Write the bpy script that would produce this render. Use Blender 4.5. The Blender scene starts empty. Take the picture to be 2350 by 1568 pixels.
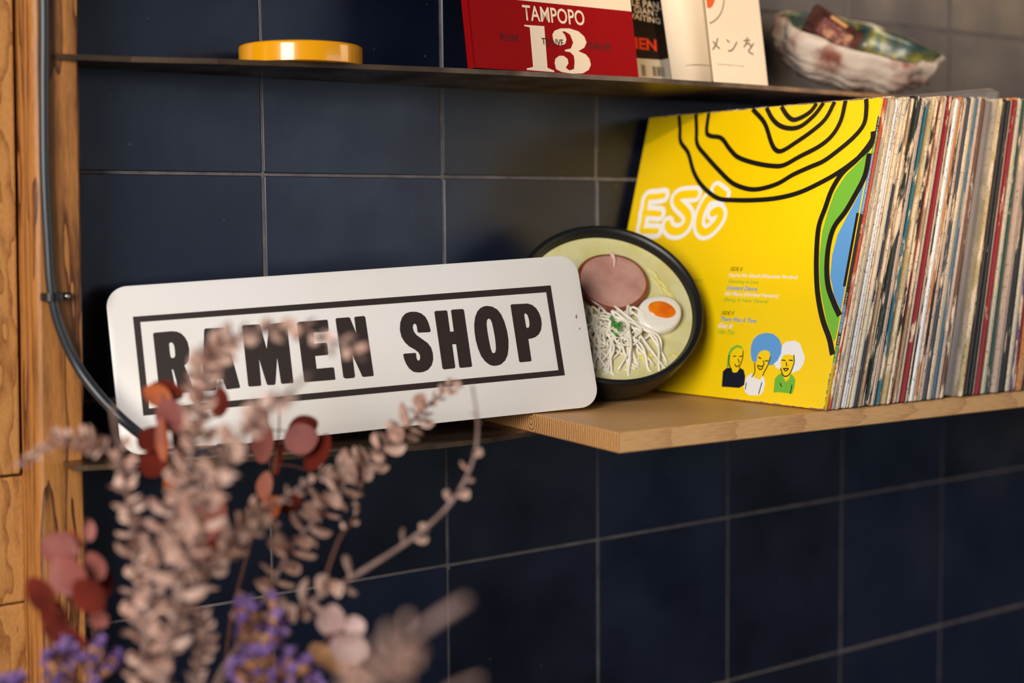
import bpy, bmesh, math, random
from mathutils import Vector, Matrix
from mathutils.geometry import tessellate_polygon

# ---------------------------------------------------------------- camera, world, lights
SC = bpy.context.scene
COL = SC.collection
PW, PH = 2350.0, 1568.0
FPX, YAW, PITCH, ROLL = 3360.4, 0.6233, -0.0803, -0.0089
EYE = Vector((-0.6154, -1.2519, -0.0478))
FWD = Vector((math.sin(YAW)*math.cos(PITCH), math.cos(YAW)*math.cos(PITCH), math.sin(PITCH)))
_r = Vector((math.cos(YAW), -math.sin(YAW), 0)); _u = _r.cross(FWD)
RGT = math.cos(ROLL)*_r + math.sin(ROLL)*_u
UPV = -math.sin(ROLL)*_r + math.cos(ROLL)*_u

cam_data = bpy.data.cameras.new('camera')
cam_data.sensor_fit = 'HORIZONTAL'; cam_data.sensor_width = 36.0
cam_data.lens = FPX/PW*36.0
cam_data.clip_start = 0.02; cam_data.clip_end = 50
cam_data.dof.use_dof = True
cam_data.dof.focus_distance = 1.36
cam_data.dof.aperture_fstop = 2.5
cam = bpy.data.objects.new('camera', cam_data); COL.objects.link(cam)
m = Matrix((RGT, UPV, -FWD)).transposed().to_4x4(); m.translation = EYE
cam.matrix_world = m
SC.camera = cam

SC.view_settings.view_transform = 'Standard'
SC.view_settings.look = 'None'
SC.view_settings.gamma = 1.0
SC.view_settings.use_curve_mapping = False
SC.view_settings.exposure = 0.0

world = bpy.data.worlds.new('room_air'); SC.world = world; world.use_nodes = True
bg = world.node_tree.nodes['Background']
bg.inputs[0].default_value = (0.50, 0.62, 0.85, 1); bg.inputs[1].default_value = 0.07

def area(name, loc, target, sx, sy, power, col):
    d = bpy.data.lights.new(name, 'AREA'); d.shape = 'RECTANGLE'; d.size = sx; d.size_y = sy
    d.energy = power; d.color = col
    o = bpy.data.objects.new(name, d); COL.objects.link(o); o.location = loc
    o.rotation_euler = (Vector(target)-Vector(loc)).to_track_quat('-Z', 'Y').to_euler()
    return o
def spot(name, loc, target, angle, blend, power, col, radius):
    d = bpy.data.lights.new(name, 'SPOT'); d.spot_size = math.radians(angle); d.spot_blend = blend
    d.energy = power; d.color = col; d.shadow_soft_size = radius
    o = bpy.data.objects.new(name, d); COL.objects.link(o); o.location = loc
    o.rotation_euler = (Vector(target)-Vector(loc)).to_track_quat('-Z', 'Y').to_euler()
    return o
# a big shop window to the left of the camera; the spot and other panels are added
area('window_daylight', (-2.1, -1.7, 0.55), (0.2, 0, -0.15), 1.1, 1.3, 84, (1.0, 0.96, 0.91))
spot('added_sun_spot', (-0.75, -1.9, 0.75), (0.78, 0.0, 0.17), 22, 0.5, 115, (1.0, 0.72, 0.42), 0.03)  # added spot standing in for direct sun on the upper shelf
area('warm_sheen_fill', (4.2, -2.4, 1.15), (0.6, 0, 0), 1.6, 1.2, 34, (1.0, 0.68, 0.40))  # added warm panel for the brown sheen on the upper right tiles
area('cool_sheen_fill', (2.3, -3.1, 0.15), (0.3, 0, -0.05), 2.2, 1.1, 14, (0.72, 0.84, 1.0))  # added bluish panel, no real source, lifts the reflections in the tiles
LETTERS = {'R': [[(-182.31, 29.15), (-181.4, 30.54), (-166.58, 30.7), (-161.97, 29.88), (-158.52, 27.95), (-155.75, 24.43), (-153.87, 19.9), (-153.21, 13.84), (-153.95, 7.92), (-155.29, 3.15), (-156.95, 0.86), (-158.8, -0.44), (-153.18, -22.49), (-154.69, -24.5), (-164.57, -24.51), (-165.39, -23.46), (-168.56, -3.22), (-169.84, -3.1), (-168.12, -23.73), (-179.01, -24.27), (-180.74, -23.57), (-182.2, -12.71)], [(-169.68, 19.92), (-168.13, 20.87), (-166.64, 20.19), (-165.6, 17.66), (-165.44, 12.75), (-165.62, 8.97), (-166.42, 7.3), (-168.28, 6.93), (-169.51, 7.58), (-169.88, 11.52)]], 'A': [[(-138.63, 29.55), (-137.45, 30.66), (-135.6, 30.67), (-121.82, 30.35), (-120.73, 25.84), (-113.29, -23.91), (-114.18, -24.75), (-124.56, -25.0), (-125.51, -24.09), (-127.17, -15.23), (-132.69, -14.98), (-134.22, -24.06), (-135.09, -24.79), (-143.75, -24.76), (-144.96, -23.83), (-142.4, 3.07), (-140.01, 19.25)]], 'M': [[(-105.58, 30.08), (-104.5, 30.99), (-90.23, 30.57), (-89.58, 28.75), (-86.28, 7.83), (-81.67, 29.86), (-66.76, 30.89), (-65.89, 29.45), (-66.44, -23.93), (-67.11, -24.74), (-76.35, -24.74), (-77.38, -23.76), (-78.06, -0.54), (-82.24, -23.59), (-83.38, -24.94), (-88.95, -24.58), (-89.96, -23.43), (-94.14, -0.56), (-94.86, -23.84), (-95.81, -24.62), (-104.89, -24.44), (-106.2, -23.5)]], 'E': [[(-56.82, 28.7), (-55.21, 29.94), (-29.31, 29.85), (-28.89, 28.49), (-29.06, 20.11), (-30.11, 18.88), (-43.04, 19.2), (-43.46, 8.81), (-33.16, 8.81), (-32.1, 7.82), (-32.21, -1.4), (-33.09, -2.34), (-44.27, -2.4), (-44.36, -13.94), (-29.55, -13.94), (-28.64, -15.1), (-28.71, -24.87), (-29.54, -25.38), (-55.56, -25.09), (-56.77, -24.56)]], 'N': [[(-21.65, 29.4), (-20.61, 30.52), (-9.27, 30.5), (-8.2, 29.51), (-4.41, 15.03), (-4.43, 29.5), (-3.29, 30.43), (4.55, 30.59), (5.77, 29.28), (6.45, -24.32), (5.85, -25.28), (-3.14, -25.32), (-4.22, -24.51), (-10.59, -3.93), (-10.7, -23.9), (-11.77, -25.28), (-19.49, -25.32), (-21.36, -23.78)]], 'S': [[(64.93, 11.52), (63.63, 10.43), (53.1, 10.86), (52.29, 12.25), (52.51, 16.21), (52.04, 18.57), (50.86, 19.67), (49.4, 18.79), (48.51, 16.21), (48.99, 12.53), (50.84, 9.07), (55.59, 4.82), (60.36, 0.64), (63.07, -3.9), (63.98, -9.27), (63.47, -15.17), (61.4, -20.25), (57.5, -24.17), (52.59, -25.88), (47.92, -25.97), (43.43, -24.83), (39.91, -21.56), (37.84, -17.44), (36.5, -12.73), (36.06, -8.75), (36.91, -7.38), (47.51, -7.54), (48.24, -8.53), (48.02, -12.46), (48.85, -14.63), (50.27, -14.96), (51.35, -13.41), (51.61, -10.15), (50.53, -7.41), (47.6, -4.52), (42.76, -1.13), (39.32, 2.79), (36.76, 8.29), (36.15, 14.94), (37.38, 21.44), (39.94, 26.53), (43.73, 29.87), (48.57, 31.01), (53.85, 30.52), (58.29, 28.7), (61.81, 25.09), (63.77, 19.93), (64.69, 14.53)]], 'H': [[(70.89, 28.69), (72.06, 29.8), (82.41, 29.64), (83.29, 28.7), (83.19, 9.31), (86.7, 9.22), (86.92, 28.88), (88.22, 29.85), (98.43, 29.64), (99.42, 28.42), (99.43, -24.4), (98.48, -25.31), (88.28, -25.37), (87.09, -24.26), (87.18, -2.83), (83.47, -2.7), (83.28, -23.91), (82.22, -25.14), (72.41, -25.35), (71.05, -24.1)]], 'O': [[(122.71, 30.76), (127.38, 29.58), (131.78, 26.52), (134.84, 21.53), (136.9, 14.58), (138.2, 5.0), (138.2, -3.1), (136.97, -11.07), (135.05, -17.62), (131.89, -22.36), (127.24, -25.62), (122.98, -26.43), (119.56, -26.25), (116.32, -24.95), (112.71, -21.62), (109.44, -15.99), (107.49, -8.47), (106.55, -1.04), (106.48, 6.34), (107.27, 14.33), (109.14, 20.9), (111.98, 26.07), (115.55, 29.16), (119.21, 30.56)], [(121.91, 18.65), (123.51, 17.84), (124.59, 14.92), (125.15, 8.13), (125.4, 0.7), (125.2, -6.01), (124.7, -10.66), (123.7, -13.59), (122.03, -14.58), (120.45, -13.64), (119.69, -9.55), (119.2, -1.46), (119.01, 7.3), (119.24, 13.34), (120.18, 17.31)]], 'P': [[(145.29, 29.53), (146.68, 30.37), (162.43, 29.89), (166.75, 28.18), (170.11, 24.83), (172.5, 19.85), (173.52, 14.3), (173.22, 8.87), (171.66, 3.54), (168.92, -0.31), (164.99, -2.83), (160.61, -3.81), (157.77, -3.97), (157.65, -24.7), (156.49, -25.34), (146.7, -25.39), (145.45, -24.47)], [(157.75, 20.36), (159.18, 20.52), (160.67, 18.76), (161.31, 13.94), (161.16, 9.86), (160.25, 7.22), (158.71, 6.4), (157.47, 7.45), (157.39, 13.58), (157.29, 18.35)]], 'frame': [[(-197.64, 46.12), (188.16, 45.65), (188.34, -41.57), (-197.54, -40.88)], [(-191.97, 40.91), (182.64, 39.31), (182.74, -36.15), (-192.13, -35.04)]]}
COVER = {'rings': [[(45.3, 310.8), (50.4, 293.5), (55.2, 277.5), (69.5, 263.9), (82.6, 242.2), (98.8, 225.6), (122.9, 211.6), (146.6, 208.9), (174.9, 208.4), (201.9, 210.0), (227.5, 215.2), (251.4, 225.0), (269.8, 234.6), (285.2, 245.2), (302.1, 259.9), (316.3, 274.5)], [(69.8, 311.0), (75.1, 290.2), (80.2, 273.2), (96.6, 258.6), (118.5, 241.8), (139.3, 227.7), (160.8, 220.8), (177.7, 220.3), (198.5, 225.2), (215.4, 234.0), (234.9, 241.5), (249.4, 246.8), (265.1, 257.5), (280.2, 270.2), (288.9, 283.0), (288.4, 298.2), (286.1, 309.7)], [(88.1, 310.9), (90.0, 287.3), (96.9, 281.6), (112.5, 278.3), (127.5, 265.0), (141.3, 255.4), (165.7, 248.1), (188.7, 244.3), (202.3, 244.8), (219.3, 252.8), (240.9, 262.4), (254.2, 273.1), (261.3, 288.3), (262.5, 309.9)], [(147.4, 308.8), (166.9, 291.7), (180.0, 270.6), (187.6, 261.8), (196.2, 260.0), (210.7, 267.6), (229.5, 279.4), (242.7, 291.2), (249.8, 309.2)], [(165.7, 309.1), (175.7, 296.0), (187.3, 287.5), (201.8, 283.6), (214.9, 285.5), (228.5, 296.2), (236.7, 309.8)], [(184.6, 309.4), (194.6, 297.6), (203.9, 292.6), (215.3, 295.6), (223.5, 300.9), (228.3, 309.7)]], 'ring_right': [[(313.8, 274.6), (303.6, 264.8), (289.6, 248.4), (274.9, 234.6), (265.8, 217.3), (262.0, 199.0), (258.4, 179.7), (261.3, 154.2), (266.6, 129.1), (273.0, 108.5), (283.1, 86.4), (294.2, 68.9), (305.1, 53.6)], [(311.4, 252.3), (300.6, 230.1), (292.6, 208.8), (285.7, 194.0), (276.3, 179.0), (274.0, 159.9), (276.6, 137.9), (282.4, 119.4), (292.4, 103.4), (304.0, 91.9)], [(311.5, 193.2), (304.3, 172.2), (303.7, 153.5), (304.5, 134.9), (306.0, 120.6)]], 'green': [(309.1, 264.0), (292.5, 246.2), (278.1, 231.3), (269.0, 214.1), (265.4, 194.8), (263.1, 175.5), (265.2, 150.1), (269.6, 129.2), (276.7, 108.7), (286.8, 86.7), (299.6, 66.2), (304.6, 71.7), (303.3, 89.8), (289.1, 105.3), (279.0, 129.7), (273.8, 154.6), (275.2, 177.9), (284.2, 195.0), (291.9, 212.0), (300.0, 233.3), (311.0, 254.4)], 'blue': [(309.3, 235.3), (304.5, 229.0), (297.0, 211.0), (288.0, 188.7), (281.5, 171.7), (279.7, 150.6), (282.0, 129.8), (290.2, 111.6), (300.4, 97.8), (306.1, 96.1), (304.6, 130.8), (302.9, 157.6), (303.9, 174.3), (309.1, 193.2), (310.7, 218.4)], 'E': [[(45.2, 216.2), (33.5, 215.1), (22.4, 214.2), (21.8, 205.4), (22.1, 194.5), (22.4, 184.8), (22.9, 176.3), (32.8, 175.7), (45.5, 175.6)], [(21.2, 196.2), (31.0, 196.3), (44.8, 195.3)]], 'S': [[(90.8, 216.8), (79.4, 216.8), (69.5, 215.7), (65.3, 212.3), (68.1, 207.3), (76.0, 201.7), (83.9, 196.3), (87.8, 190.8), (87.7, 184.1), (83.6, 178.0), (75.7, 175.1), (67.5, 176.0), (61.4, 179.8), (59.8, 183.2)]], 'G': [[(119.1, 221.8), (123.9, 219.0), (131.0, 215.2)], [(126.8, 213.0), (117.1, 213.0), (110.7, 210.8), (106.7, 204.2), (104.0, 195.3), (103.7, 185.5), (107.0, 177.9), (113.5, 174.2), (121.2, 176.5), (128.4, 183.7), (132.0, 191.3), (129.4, 196.7), (125.7, 197.7), (120.7, 195.5)]], 'hair_green': [(177.6, 31.7), (176.5, 38.9), (176.5, 46.2), (178.7, 52.1), (185.2, 55.8), (191.4, 54.7), (194.7, 50.3), (191.2, 52.6), (185.8, 53.2), (181.2, 50.2), (179.0, 45.4), (179.4, 38.1), (179.8, 32.4)], 'jumper': [(173.6, 27.2), (177.7, 31.2), (181.6, 31.6), (187.4, 26.9), (191.8, 27.8), (194.6, 32.7), (199.7, 30.6), (202.8, 24.8), (203.9, 15.7), (198.2, 12.0), (186.4, 11.7), (175.8, 11.3)], 'collar': [(181.0, 31.5), (183.5, 32.2), (188.5, 25.0), (192.7, 26.9), (194.0, 32.7), (196.1, 31.8), (194.5, 25.0), (189.7, 22.7), (184.5, 25.1)], 'afro_blue': [(207.8, 40.6), (204.5, 47.5), (203.0, 55.6), (204.6, 63.0), (209.9, 68.0), (218.4, 70.4), (227.5, 69.8), (235.6, 65.3), (240.5, 58.6), (241.4, 50.6), (238.6, 43.3), (233.4, 38.3), (229.1, 37.9), (229.3, 46.5), (227.2, 51.4), (221.1, 53.0), (215.2, 50.9), (213.0, 46.2), (213.5, 40.1), (210.0, 39.8)], 'shirt_white': [(204.6, 23.9), (210.6, 28.6), (215.0, 23.9), (221.7, 22.5), (225.0, 27.9), (229.1, 19.2), (228.6, 12.1), (225.9, 7.3), (212.7, 5.7), (206.2, 8.8), (203.5, 14.6)], 'afro_white': [(240.8, 58.6), (244.3, 62.9), (255.1, 64.6), (261.9, 61.8), (265.7, 55.6), (270.2, 49.0), (269.9, 42.0), (266.4, 35.7), (258.5, 32.2), (257.1, 32.9), (258.8, 42.0), (257.2, 49.4), (250.8, 50.5), (244.8, 49.3), (242.6, 43.6), (244.5, 34.7), (239.0, 35.7), (235.3, 39.9), (238.2, 45.2), (240.8, 50.5)], 'shirt_green': [(239.5, 25.2), (242.9, 29.6), (246.3, 31.4), (249.8, 26.7), (253.4, 22.8), (256.6, 26.9), (256.9, 31.4), (261.0, 29.3), (263.9, 25.6), (264.2, 17.7), (263.0, 11.8), (256.8, 12.2), (246.8, 12.1), (240.8, 11.3)], 'features': [[(183.4, 43.7), (186.6, 44.1)], [(191.3, 43.8), (194.4, 44.8)], [(190.2, 41.1), (192.8, 37.7)], [(187.3, 35.7), (189.8, 33.3), (192.5, 35.1)], [(194.8, 49.8), (195.4, 40.5), (193.3, 32.6)], [(177.9, 44.2), (180.1, 35.1), (184.8, 29.3)], [(215.3, 44.8), (218.3, 44.0)], [(224.3, 42.0), (227.5, 42.1)], [(221.8, 41.8), (223.3, 37.9), (221.7, 36.7)], [(216.2, 35.2), (219.6, 32.7), (222.6, 34.2)], [(215.6, 36.7), (222.6, 35.6)], [(229.3, 46.5), (228.3, 38.3), (225.1, 29.9), (224.6, 26.8)], [(211.5, 38.9), (213.8, 29.9), (211.6, 24.6)], [(244.0, 44.2), (247.8, 44.1)], [(252.7, 44.7), (256.4, 44.8)], [(249.5, 42.2), (250.9, 38.8)], [(247.6, 35.8), (250.7, 33.8), (253.4, 36.0)], [(247.8, 36.0), (253.3, 36.3)], [(256.9, 49.9), (258.8, 42.0), (255.8, 30.8), (249.4, 28.7), (244.3, 35.7)], [(206.0, 17.9), (206.1, 11.8)], [(224.9, 19.8), (223.6, 8.5)], [(246.8, 20.9), (249.2, 18.2)], [(261.1, 20.3), (261.0, 12.4)]], 'mouth': [(179.0, 53.7)], 'text': {'e': (158.2, 134.9), 'l1': (157.8, 127.8), 'l2': (158.4, 121.2), 'l3': (158.2, 114.9), 'l4': (157.1, 107.9), 'l5': (157.2, 101.8), 'f': (157.8, 88.1), 'g1': (158.0, 81.7), 'g2': (156.6, 74.7), 'g3': (157.5, 68.4), 'h1': (113.8, 121.8), 'h2': (120.1, 108.1), 'dir': [(157.8, 127.8), (244.5, 127.4)]}}

# ---------------------------------------------------------------- helpers
def at(px, py, depth):
    """point seen at photo pixel (px, py) at a real distance in front of the eye"""
    return EYE + depth*(FWD + RGT*((px-PW/2)/FPX) - UPV*((py-PH/2)/FPX))
def at_y(px, py, y):
    d = at(px, py, 1.0)-EYE
    return EYE + d*((y-EYE.y)/d.y)

def link(name, mesh, mat=None, parent=None, matrix=None):
    o = bpy.data.objects.new(name, mesh); COL.objects.link(o)
    if mat is not None:
        for q in (mat if isinstance(mat, (list, tuple)) else [mat]): mesh.materials.append(q)
    if parent is not None: o.parent = parent
    if matrix is not None: o.matrix_local = matrix
    return o
def bm_obj(name, bm, mat, parent=None, smooth=True, matrix=None, fix=True):
    if fix: bmesh.ops.recalc_face_normals(bm, faces=bm.faces)
    me = bpy.data.meshes.new(name); bm.to_mesh(me); bm.free()
    if smooth:
        for p in me.polygons: p.use_smooth = True
    o = link(name, me, mat, parent, matrix)
    return o
def root(name, matrix):
    o = bpy.data.objects.new(name, None); COL.objects.link(o)
    o.empty_display_size = 0.02; o.matrix_world = matrix
    return o
def tag(o, label=None, cat=None, group=None, kind=None):
    if label: o['label'] = label
    if cat: o['category'] = cat
    if group: o['group'] = group
    if kind: o['kind'] = kind
    return o
def frame(origin, X, Z):
    X = Vector(X).normalized(); Z = Vector(Z); Z = (Z - X*Z.dot(X)).normalized(); Y = Z.cross(X)
    mm = Matrix((X, Y, Z)).transposed().to_4x4(); mm.translation = Vector(origin)
    return mm
def autosmooth(o, ang=35):
    md = o.modifiers.new('edges', 'EDGE_SPLIT'); md.split_angle = math.radians(ang)

def rr_loop(x0, x1, z0, z1, r, n=5):
    pts = []
    for cx, cz, a0 in ((x1-r, z1-r, 0), (x0+r, z1-r, 90), (x0+r, z0+r, 180), (x1-r, z0+r, 270)):
        for k in range(n+1):
            a = math.radians(a0+90*k/n); pts.append((cx+r*math.cos(a), cz+r*math.sin(a)))
    return pts
def slab(bm, x0, x1, z0, z1, r, y0, y1, b, n=5):
    """rounded card/board in the local xz plane, thickness along y, edge bevel b"""
    loops = []
    for y, s in ((y0, b), (y0+b*0.3, b*0.3), (y0+b, 0), (y1-b, 0), (y1-b*0.3, b*0.3), (y1, b)):
        loops.append([bm.verts.new((x, y, z)) for x, z in rr_loop(x0+s, x1-s, z0+s, z1-s, max(r-s, r*0.3, 1e-5), n)])
    N = len(loops[0])
    for A, B in zip(loops, loops[1:]):
        for i in range(N): bm.faces.new((A[i], A[(i+1) % N], B[(i+1) % N], B[i]))
    bm.faces.new(loops[0]); bm.faces.new(list(reversed(loops[-1])))
def box(bm, x0, x1, y0, y1, z0, z1, b=0.0):
    mm = Matrix.Translation(((x0+x1)/2, (y0+y1)/2, (z0+z1)/2)) @ Matrix.Diagonal((x1-x0, y1-y0, z1-z0, 1))
    v = bmesh.ops.create_cube(bm, size=1, matrix=mm)['verts']
    if b:
        es = list({e for q in v for e in q.link_edges})
        bmesh.ops.bevel(bm, geom=es, offset=b, segments=2, affect='EDGES', profile=0.6)
def flat(name, loops, y, mat, parent, s=0.001, dx=0.0, dz=0.0):
    """flat print in the local xz plane at offset y; loops in mm: outer, holes..."""
    vs = [[Vector((p[0]*s+dx, 0, p[1]*s+dz)) for p in L] for L in loops]
    tris = tessellate_polygon([[Vector((v.x, v.z, 0)) for v in L] for L in vs])
    allv = [v for L in vs for v in L]
    me = bpy.data.meshes.new(name)
    me.from_pydata([(v.x, y, v.z) for v in allv], [], [tuple(t) for t in tris])
    bm = bmesh.new(); bm.from_mesh(me)
    for f in bm.faces:
        f.normal_update()
        if f.normal.y > 0: f.normal_flip()
    bm.to_mesh(me); bm.free()
    return link(name, me, mat, parent)
def smooth_path(pts, sub=6):
    P = [Vector((p[0], p[1], p[2] if len(p) > 2 else 0)) for p in pts]
    out = []
    for i in range(len(P)-1):
        a = P[i-1] if i else P[i]*2-P[i+1]; b = P[i]; c = P[i+1]; d = P[i+2] if i+2 < len(P) else P[i+1]*2-P[i]
        for k in range(sub):
            t = k/sub
            out.append(0.5*((2*b)+(c-a)*t+(2*a-5*b+4*c-d)*t*t+(-a+3*b-3*c+d)*t**3))
    out.append(P[-1]); return out
def stroke_bm(bm, pts, w, y, s=0.001, sub=5, taper=None, cap=True):
    """flat brush stroke of width w (mm) along pts in the local xz plane"""
    P = smooth_path(pts, sub) if sub > 1 else [Vector((p[0], p[1], 0)) for p in pts]
    L, Rr = [], []
    n = len(P)
    if cap:
        d0 = (P[1]-P[0]).normalized(); d1 = (P[-1]-P[-2]).normalized()
        P = [P[0]-d0*w*0.5, P[0]-d0*w*0.3] + P + [P[-1]+d1*w*0.3, P[-1]+d1*w*0.5]
    N = len(P)
    for i, p in enumerate(P):
        d = (P[min(i+1, N-1)]-P[max(i-1, 0)]).normalized(); nn = Vector((-d.y, d.x, 0))
        ww = w*0.5
        if taper: ww *= taper(i/(N-1))
        if cap and i in (0, N-1): ww *= 0.35
        if cap and i in (1, N-2): ww *= 0.85
        L.append(bm.verts.new(((p+nn*ww).x*s, y-i*1.2e-6, (p+nn*ww).y*s)))
        Rr.append(bm.verts.new(((p-nn*ww).x*s, y-i*1.2e-6, (p-nn*ww).y*s)))
    for i in range(N-1):
        f = bm.faces.new((L[i], Rr[i], Rr[i+1], L[i+1])); f.normal_update()
        if f.normal.y > 0: f.normal_flip()
def strokes(name, paths, w, y, mat, parent, **k):
    bm = bmesh.new()
    for i, p in enumerate(paths): stroke_bm(bm, p, w, y - i*1e-6, **k)
    return bm_obj(name, bm, mat, parent, smooth=False, fix=False)
def text(name, string, x, z, h, mat, parent, y=-0.0003, width=None, bold=0.0, shear=0.0, align='LEFT', rot=0.0, spacing=1.0):
    """flat lettering in the local xz plane; x, z, h, width in mm"""
    cu = bpy.data.curves.new(name, 'FONT'); cu.body = string; cu.size = 1; cu.align_x = align
    cu.shear = shear; cu.offset = bold; cu.resolution_u = 3; cu.space_character = spacing
    ob = bpy.data.objects.new(name, cu)
    me = bpy.data.meshes.new_from_object(ob)
    bpy.data.objects.remove(ob); bpy.data.curves.remove(cu)
    xs = [v.co.x for v in me.vertices]; ys = [v.co.y for v in me.vertices]
    sz = h*0.001/(max(ys)-min(ys)); sx = width*0.001/(max(xs)-min(xs)) if width else sz
    x0 = min(xs) if align == 'LEFT' else 0.0; y0 = min(ys)
    c, s_ = math.cos(rot), math.sin(rot)
    for v in me.vertices:
        a, b = (v.co.x-x0)*sx, (v.co.y-y0)*sz
        v.co = Vector((x*0.001+a*c-b*s_, y, z*0.001+a*s_+b*c))
    bm = bmesh.new(); bm.from_mesh(me)
    for f in bm.faces:
        f.normal_update()
        if f.normal.y > 0: f.normal_flip()
    bm.to_mesh(me); bm.free(); me.materials.clear()
    return link(name, me, mat, parent)
def tube_bm(bm, pts, rad, seg=8, sub=4, caps=True):
    P = smooth_path(pts, sub) if sub > 1 else [Vector(p) for p in pts]
    N = len(P); rings = []
    t0 = (P[1]-P[0]).normalized(); up = Vector((0, 0, 1)) if abs(t0.z) < 0.9 else Vector((1, 0, 0))
    side = t0.cross(up).normalized()
    for i, p in enumerate(P):
        t = (P[min(i+1, N-1)]-P[max(i-1, 0)]).normalized()
        side = (side - t*side.dot(t)).normalized(); bi = t.cross(side)
        r = rad(i/(N-1)) if callable(rad) else rad
        rings.append([bm.verts.new(p + (side*math.cos(2*math.pi*k/seg)+bi*math.sin(2*math.pi*k/seg))*r) for k in range(seg)])
    for A, B in zip(rings, rings[1:]):
        for k in range(seg): bm.faces.new((A[k], A[(k+1) % seg], B[(k+1) % seg], B[k]))
    if caps: bm.faces.new(list(reversed(rings[0]))); bm.faces.new(rings[-1])
    return P
def lathe_bm(bm, prof, seg=64, close=False):
    rings = []
    for r, z in prof:
        if r < 1e-6: rings.append([bm.verts.new((0, 0, z))])
        else: rings.append([bm.verts.new((r*math.cos(2*math.pi*k/seg), r*math.sin(2*math.pi*k/seg), z)) for k in range(seg)])
    for A, B in zip(rings, rings[1:]):
        for k in range(seg):
            k2 = (k+1) % seg
            if len(A) == 1 and len(B) == 1: continue
            if len(A) == 1: bm.faces.new((A[0], B[k], B[k2]))
            elif len(B) == 1: bm.faces.new((A[k], A[k2], B[0]))
            else: bm.faces.new((A[k], A[k2], B[k2], B[k]))

# ---------------------------------------------------------------- materials
def lin(c):
    return tuple(((x/255)/12.92 if x/255 <= 0.04045 else ((x/255+0.055)/1.055)**2.4) for x in c)+(1,)
def mat(name, rgb, rough=0.6, metal=0.0, spec=0.5, rgb2=None, nscale=20, nstretch=(1, 1, 1), lo=0.35, hi=0.65, bump=0.0, bscale=60, coat=0.0, detail=5, coord='Object', rrange=None):
    m_ = bpy.data.materials.new(name); m_.use_nodes = True
    nt = m_.node_tree; b = nt.nodes['Principled BSDF']
    b.inputs['Base Color'].default_value = lin(rgb); b.inputs['Roughness'].default_value = rough
    b.inputs['Metallic'].default_value = metal; b.inputs['Specular IOR Level'].default_value = spec
    b.inputs['Coat Weight'].default_value = coat
    tc = nt.nodes.new('ShaderNodeTexCoord'); mp_ = nt.nodes.new('ShaderNodeMapping')
    mp_.inputs['Scale'].default_value = nstretch
    nt.links.new(tc.outputs[coord], mp_.inputs[0])
    if rgb2 or rrange:
        nz = nt.nodes.new('ShaderNodeTexNoise'); nz.inputs['Scale'].default_value = nscale; nz.inputs['Detail'].default_value = detail
        nt.links.new(mp_.outputs[0], nz.inputs['Vector'])
        if rgb2:
            cr = nt.nodes.new('ShaderNodeValToRGB')
            cr.color_ramp.elements[0].position = lo; cr.color_ramp.elements[1].position = hi
            cr.color_ramp.elements[0].color = lin(rgb); cr.color_ramp.elements[1].color = lin(rgb2)
            nt.links.new(nz.outputs[0], cr.inputs[0]); nt.links.new(cr.outputs[0], b.inputs['Base Color'])
        if rrange:
            mr = nt.nodes.new('ShaderNodeMapRange'); mr.inputs[1].default_value = 0.3; mr.inputs[2].default_value = 0.7
            mr.inputs[3].default_value, mr.inputs[4].default_value = rrange
            nt.links.new(nz.outputs[0], mr.inputs[0]); nt.links.new(mr.outputs[0], b.inputs['Roughness'])
    if bump:
        nb = nt.nodes.new('ShaderNodeTexNoise'); nb.inputs['Scale'].default_value = bscale; nb.inputs['Detail'].default_value = 4
        nt.links.new(mp_.outputs[0], nb.inputs['Vector'])
        bp = nt.nodes.new('ShaderNodeBump'); bp.inputs['Strength'].default_value = bump; bp.inputs['Distance'].default_value = 0.002
        nt.links.new(nb.outputs[0], bp.inputs['Height']); nt.links.new(bp.outputs[0], b.inputs['Normal'])
    return m_

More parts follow.
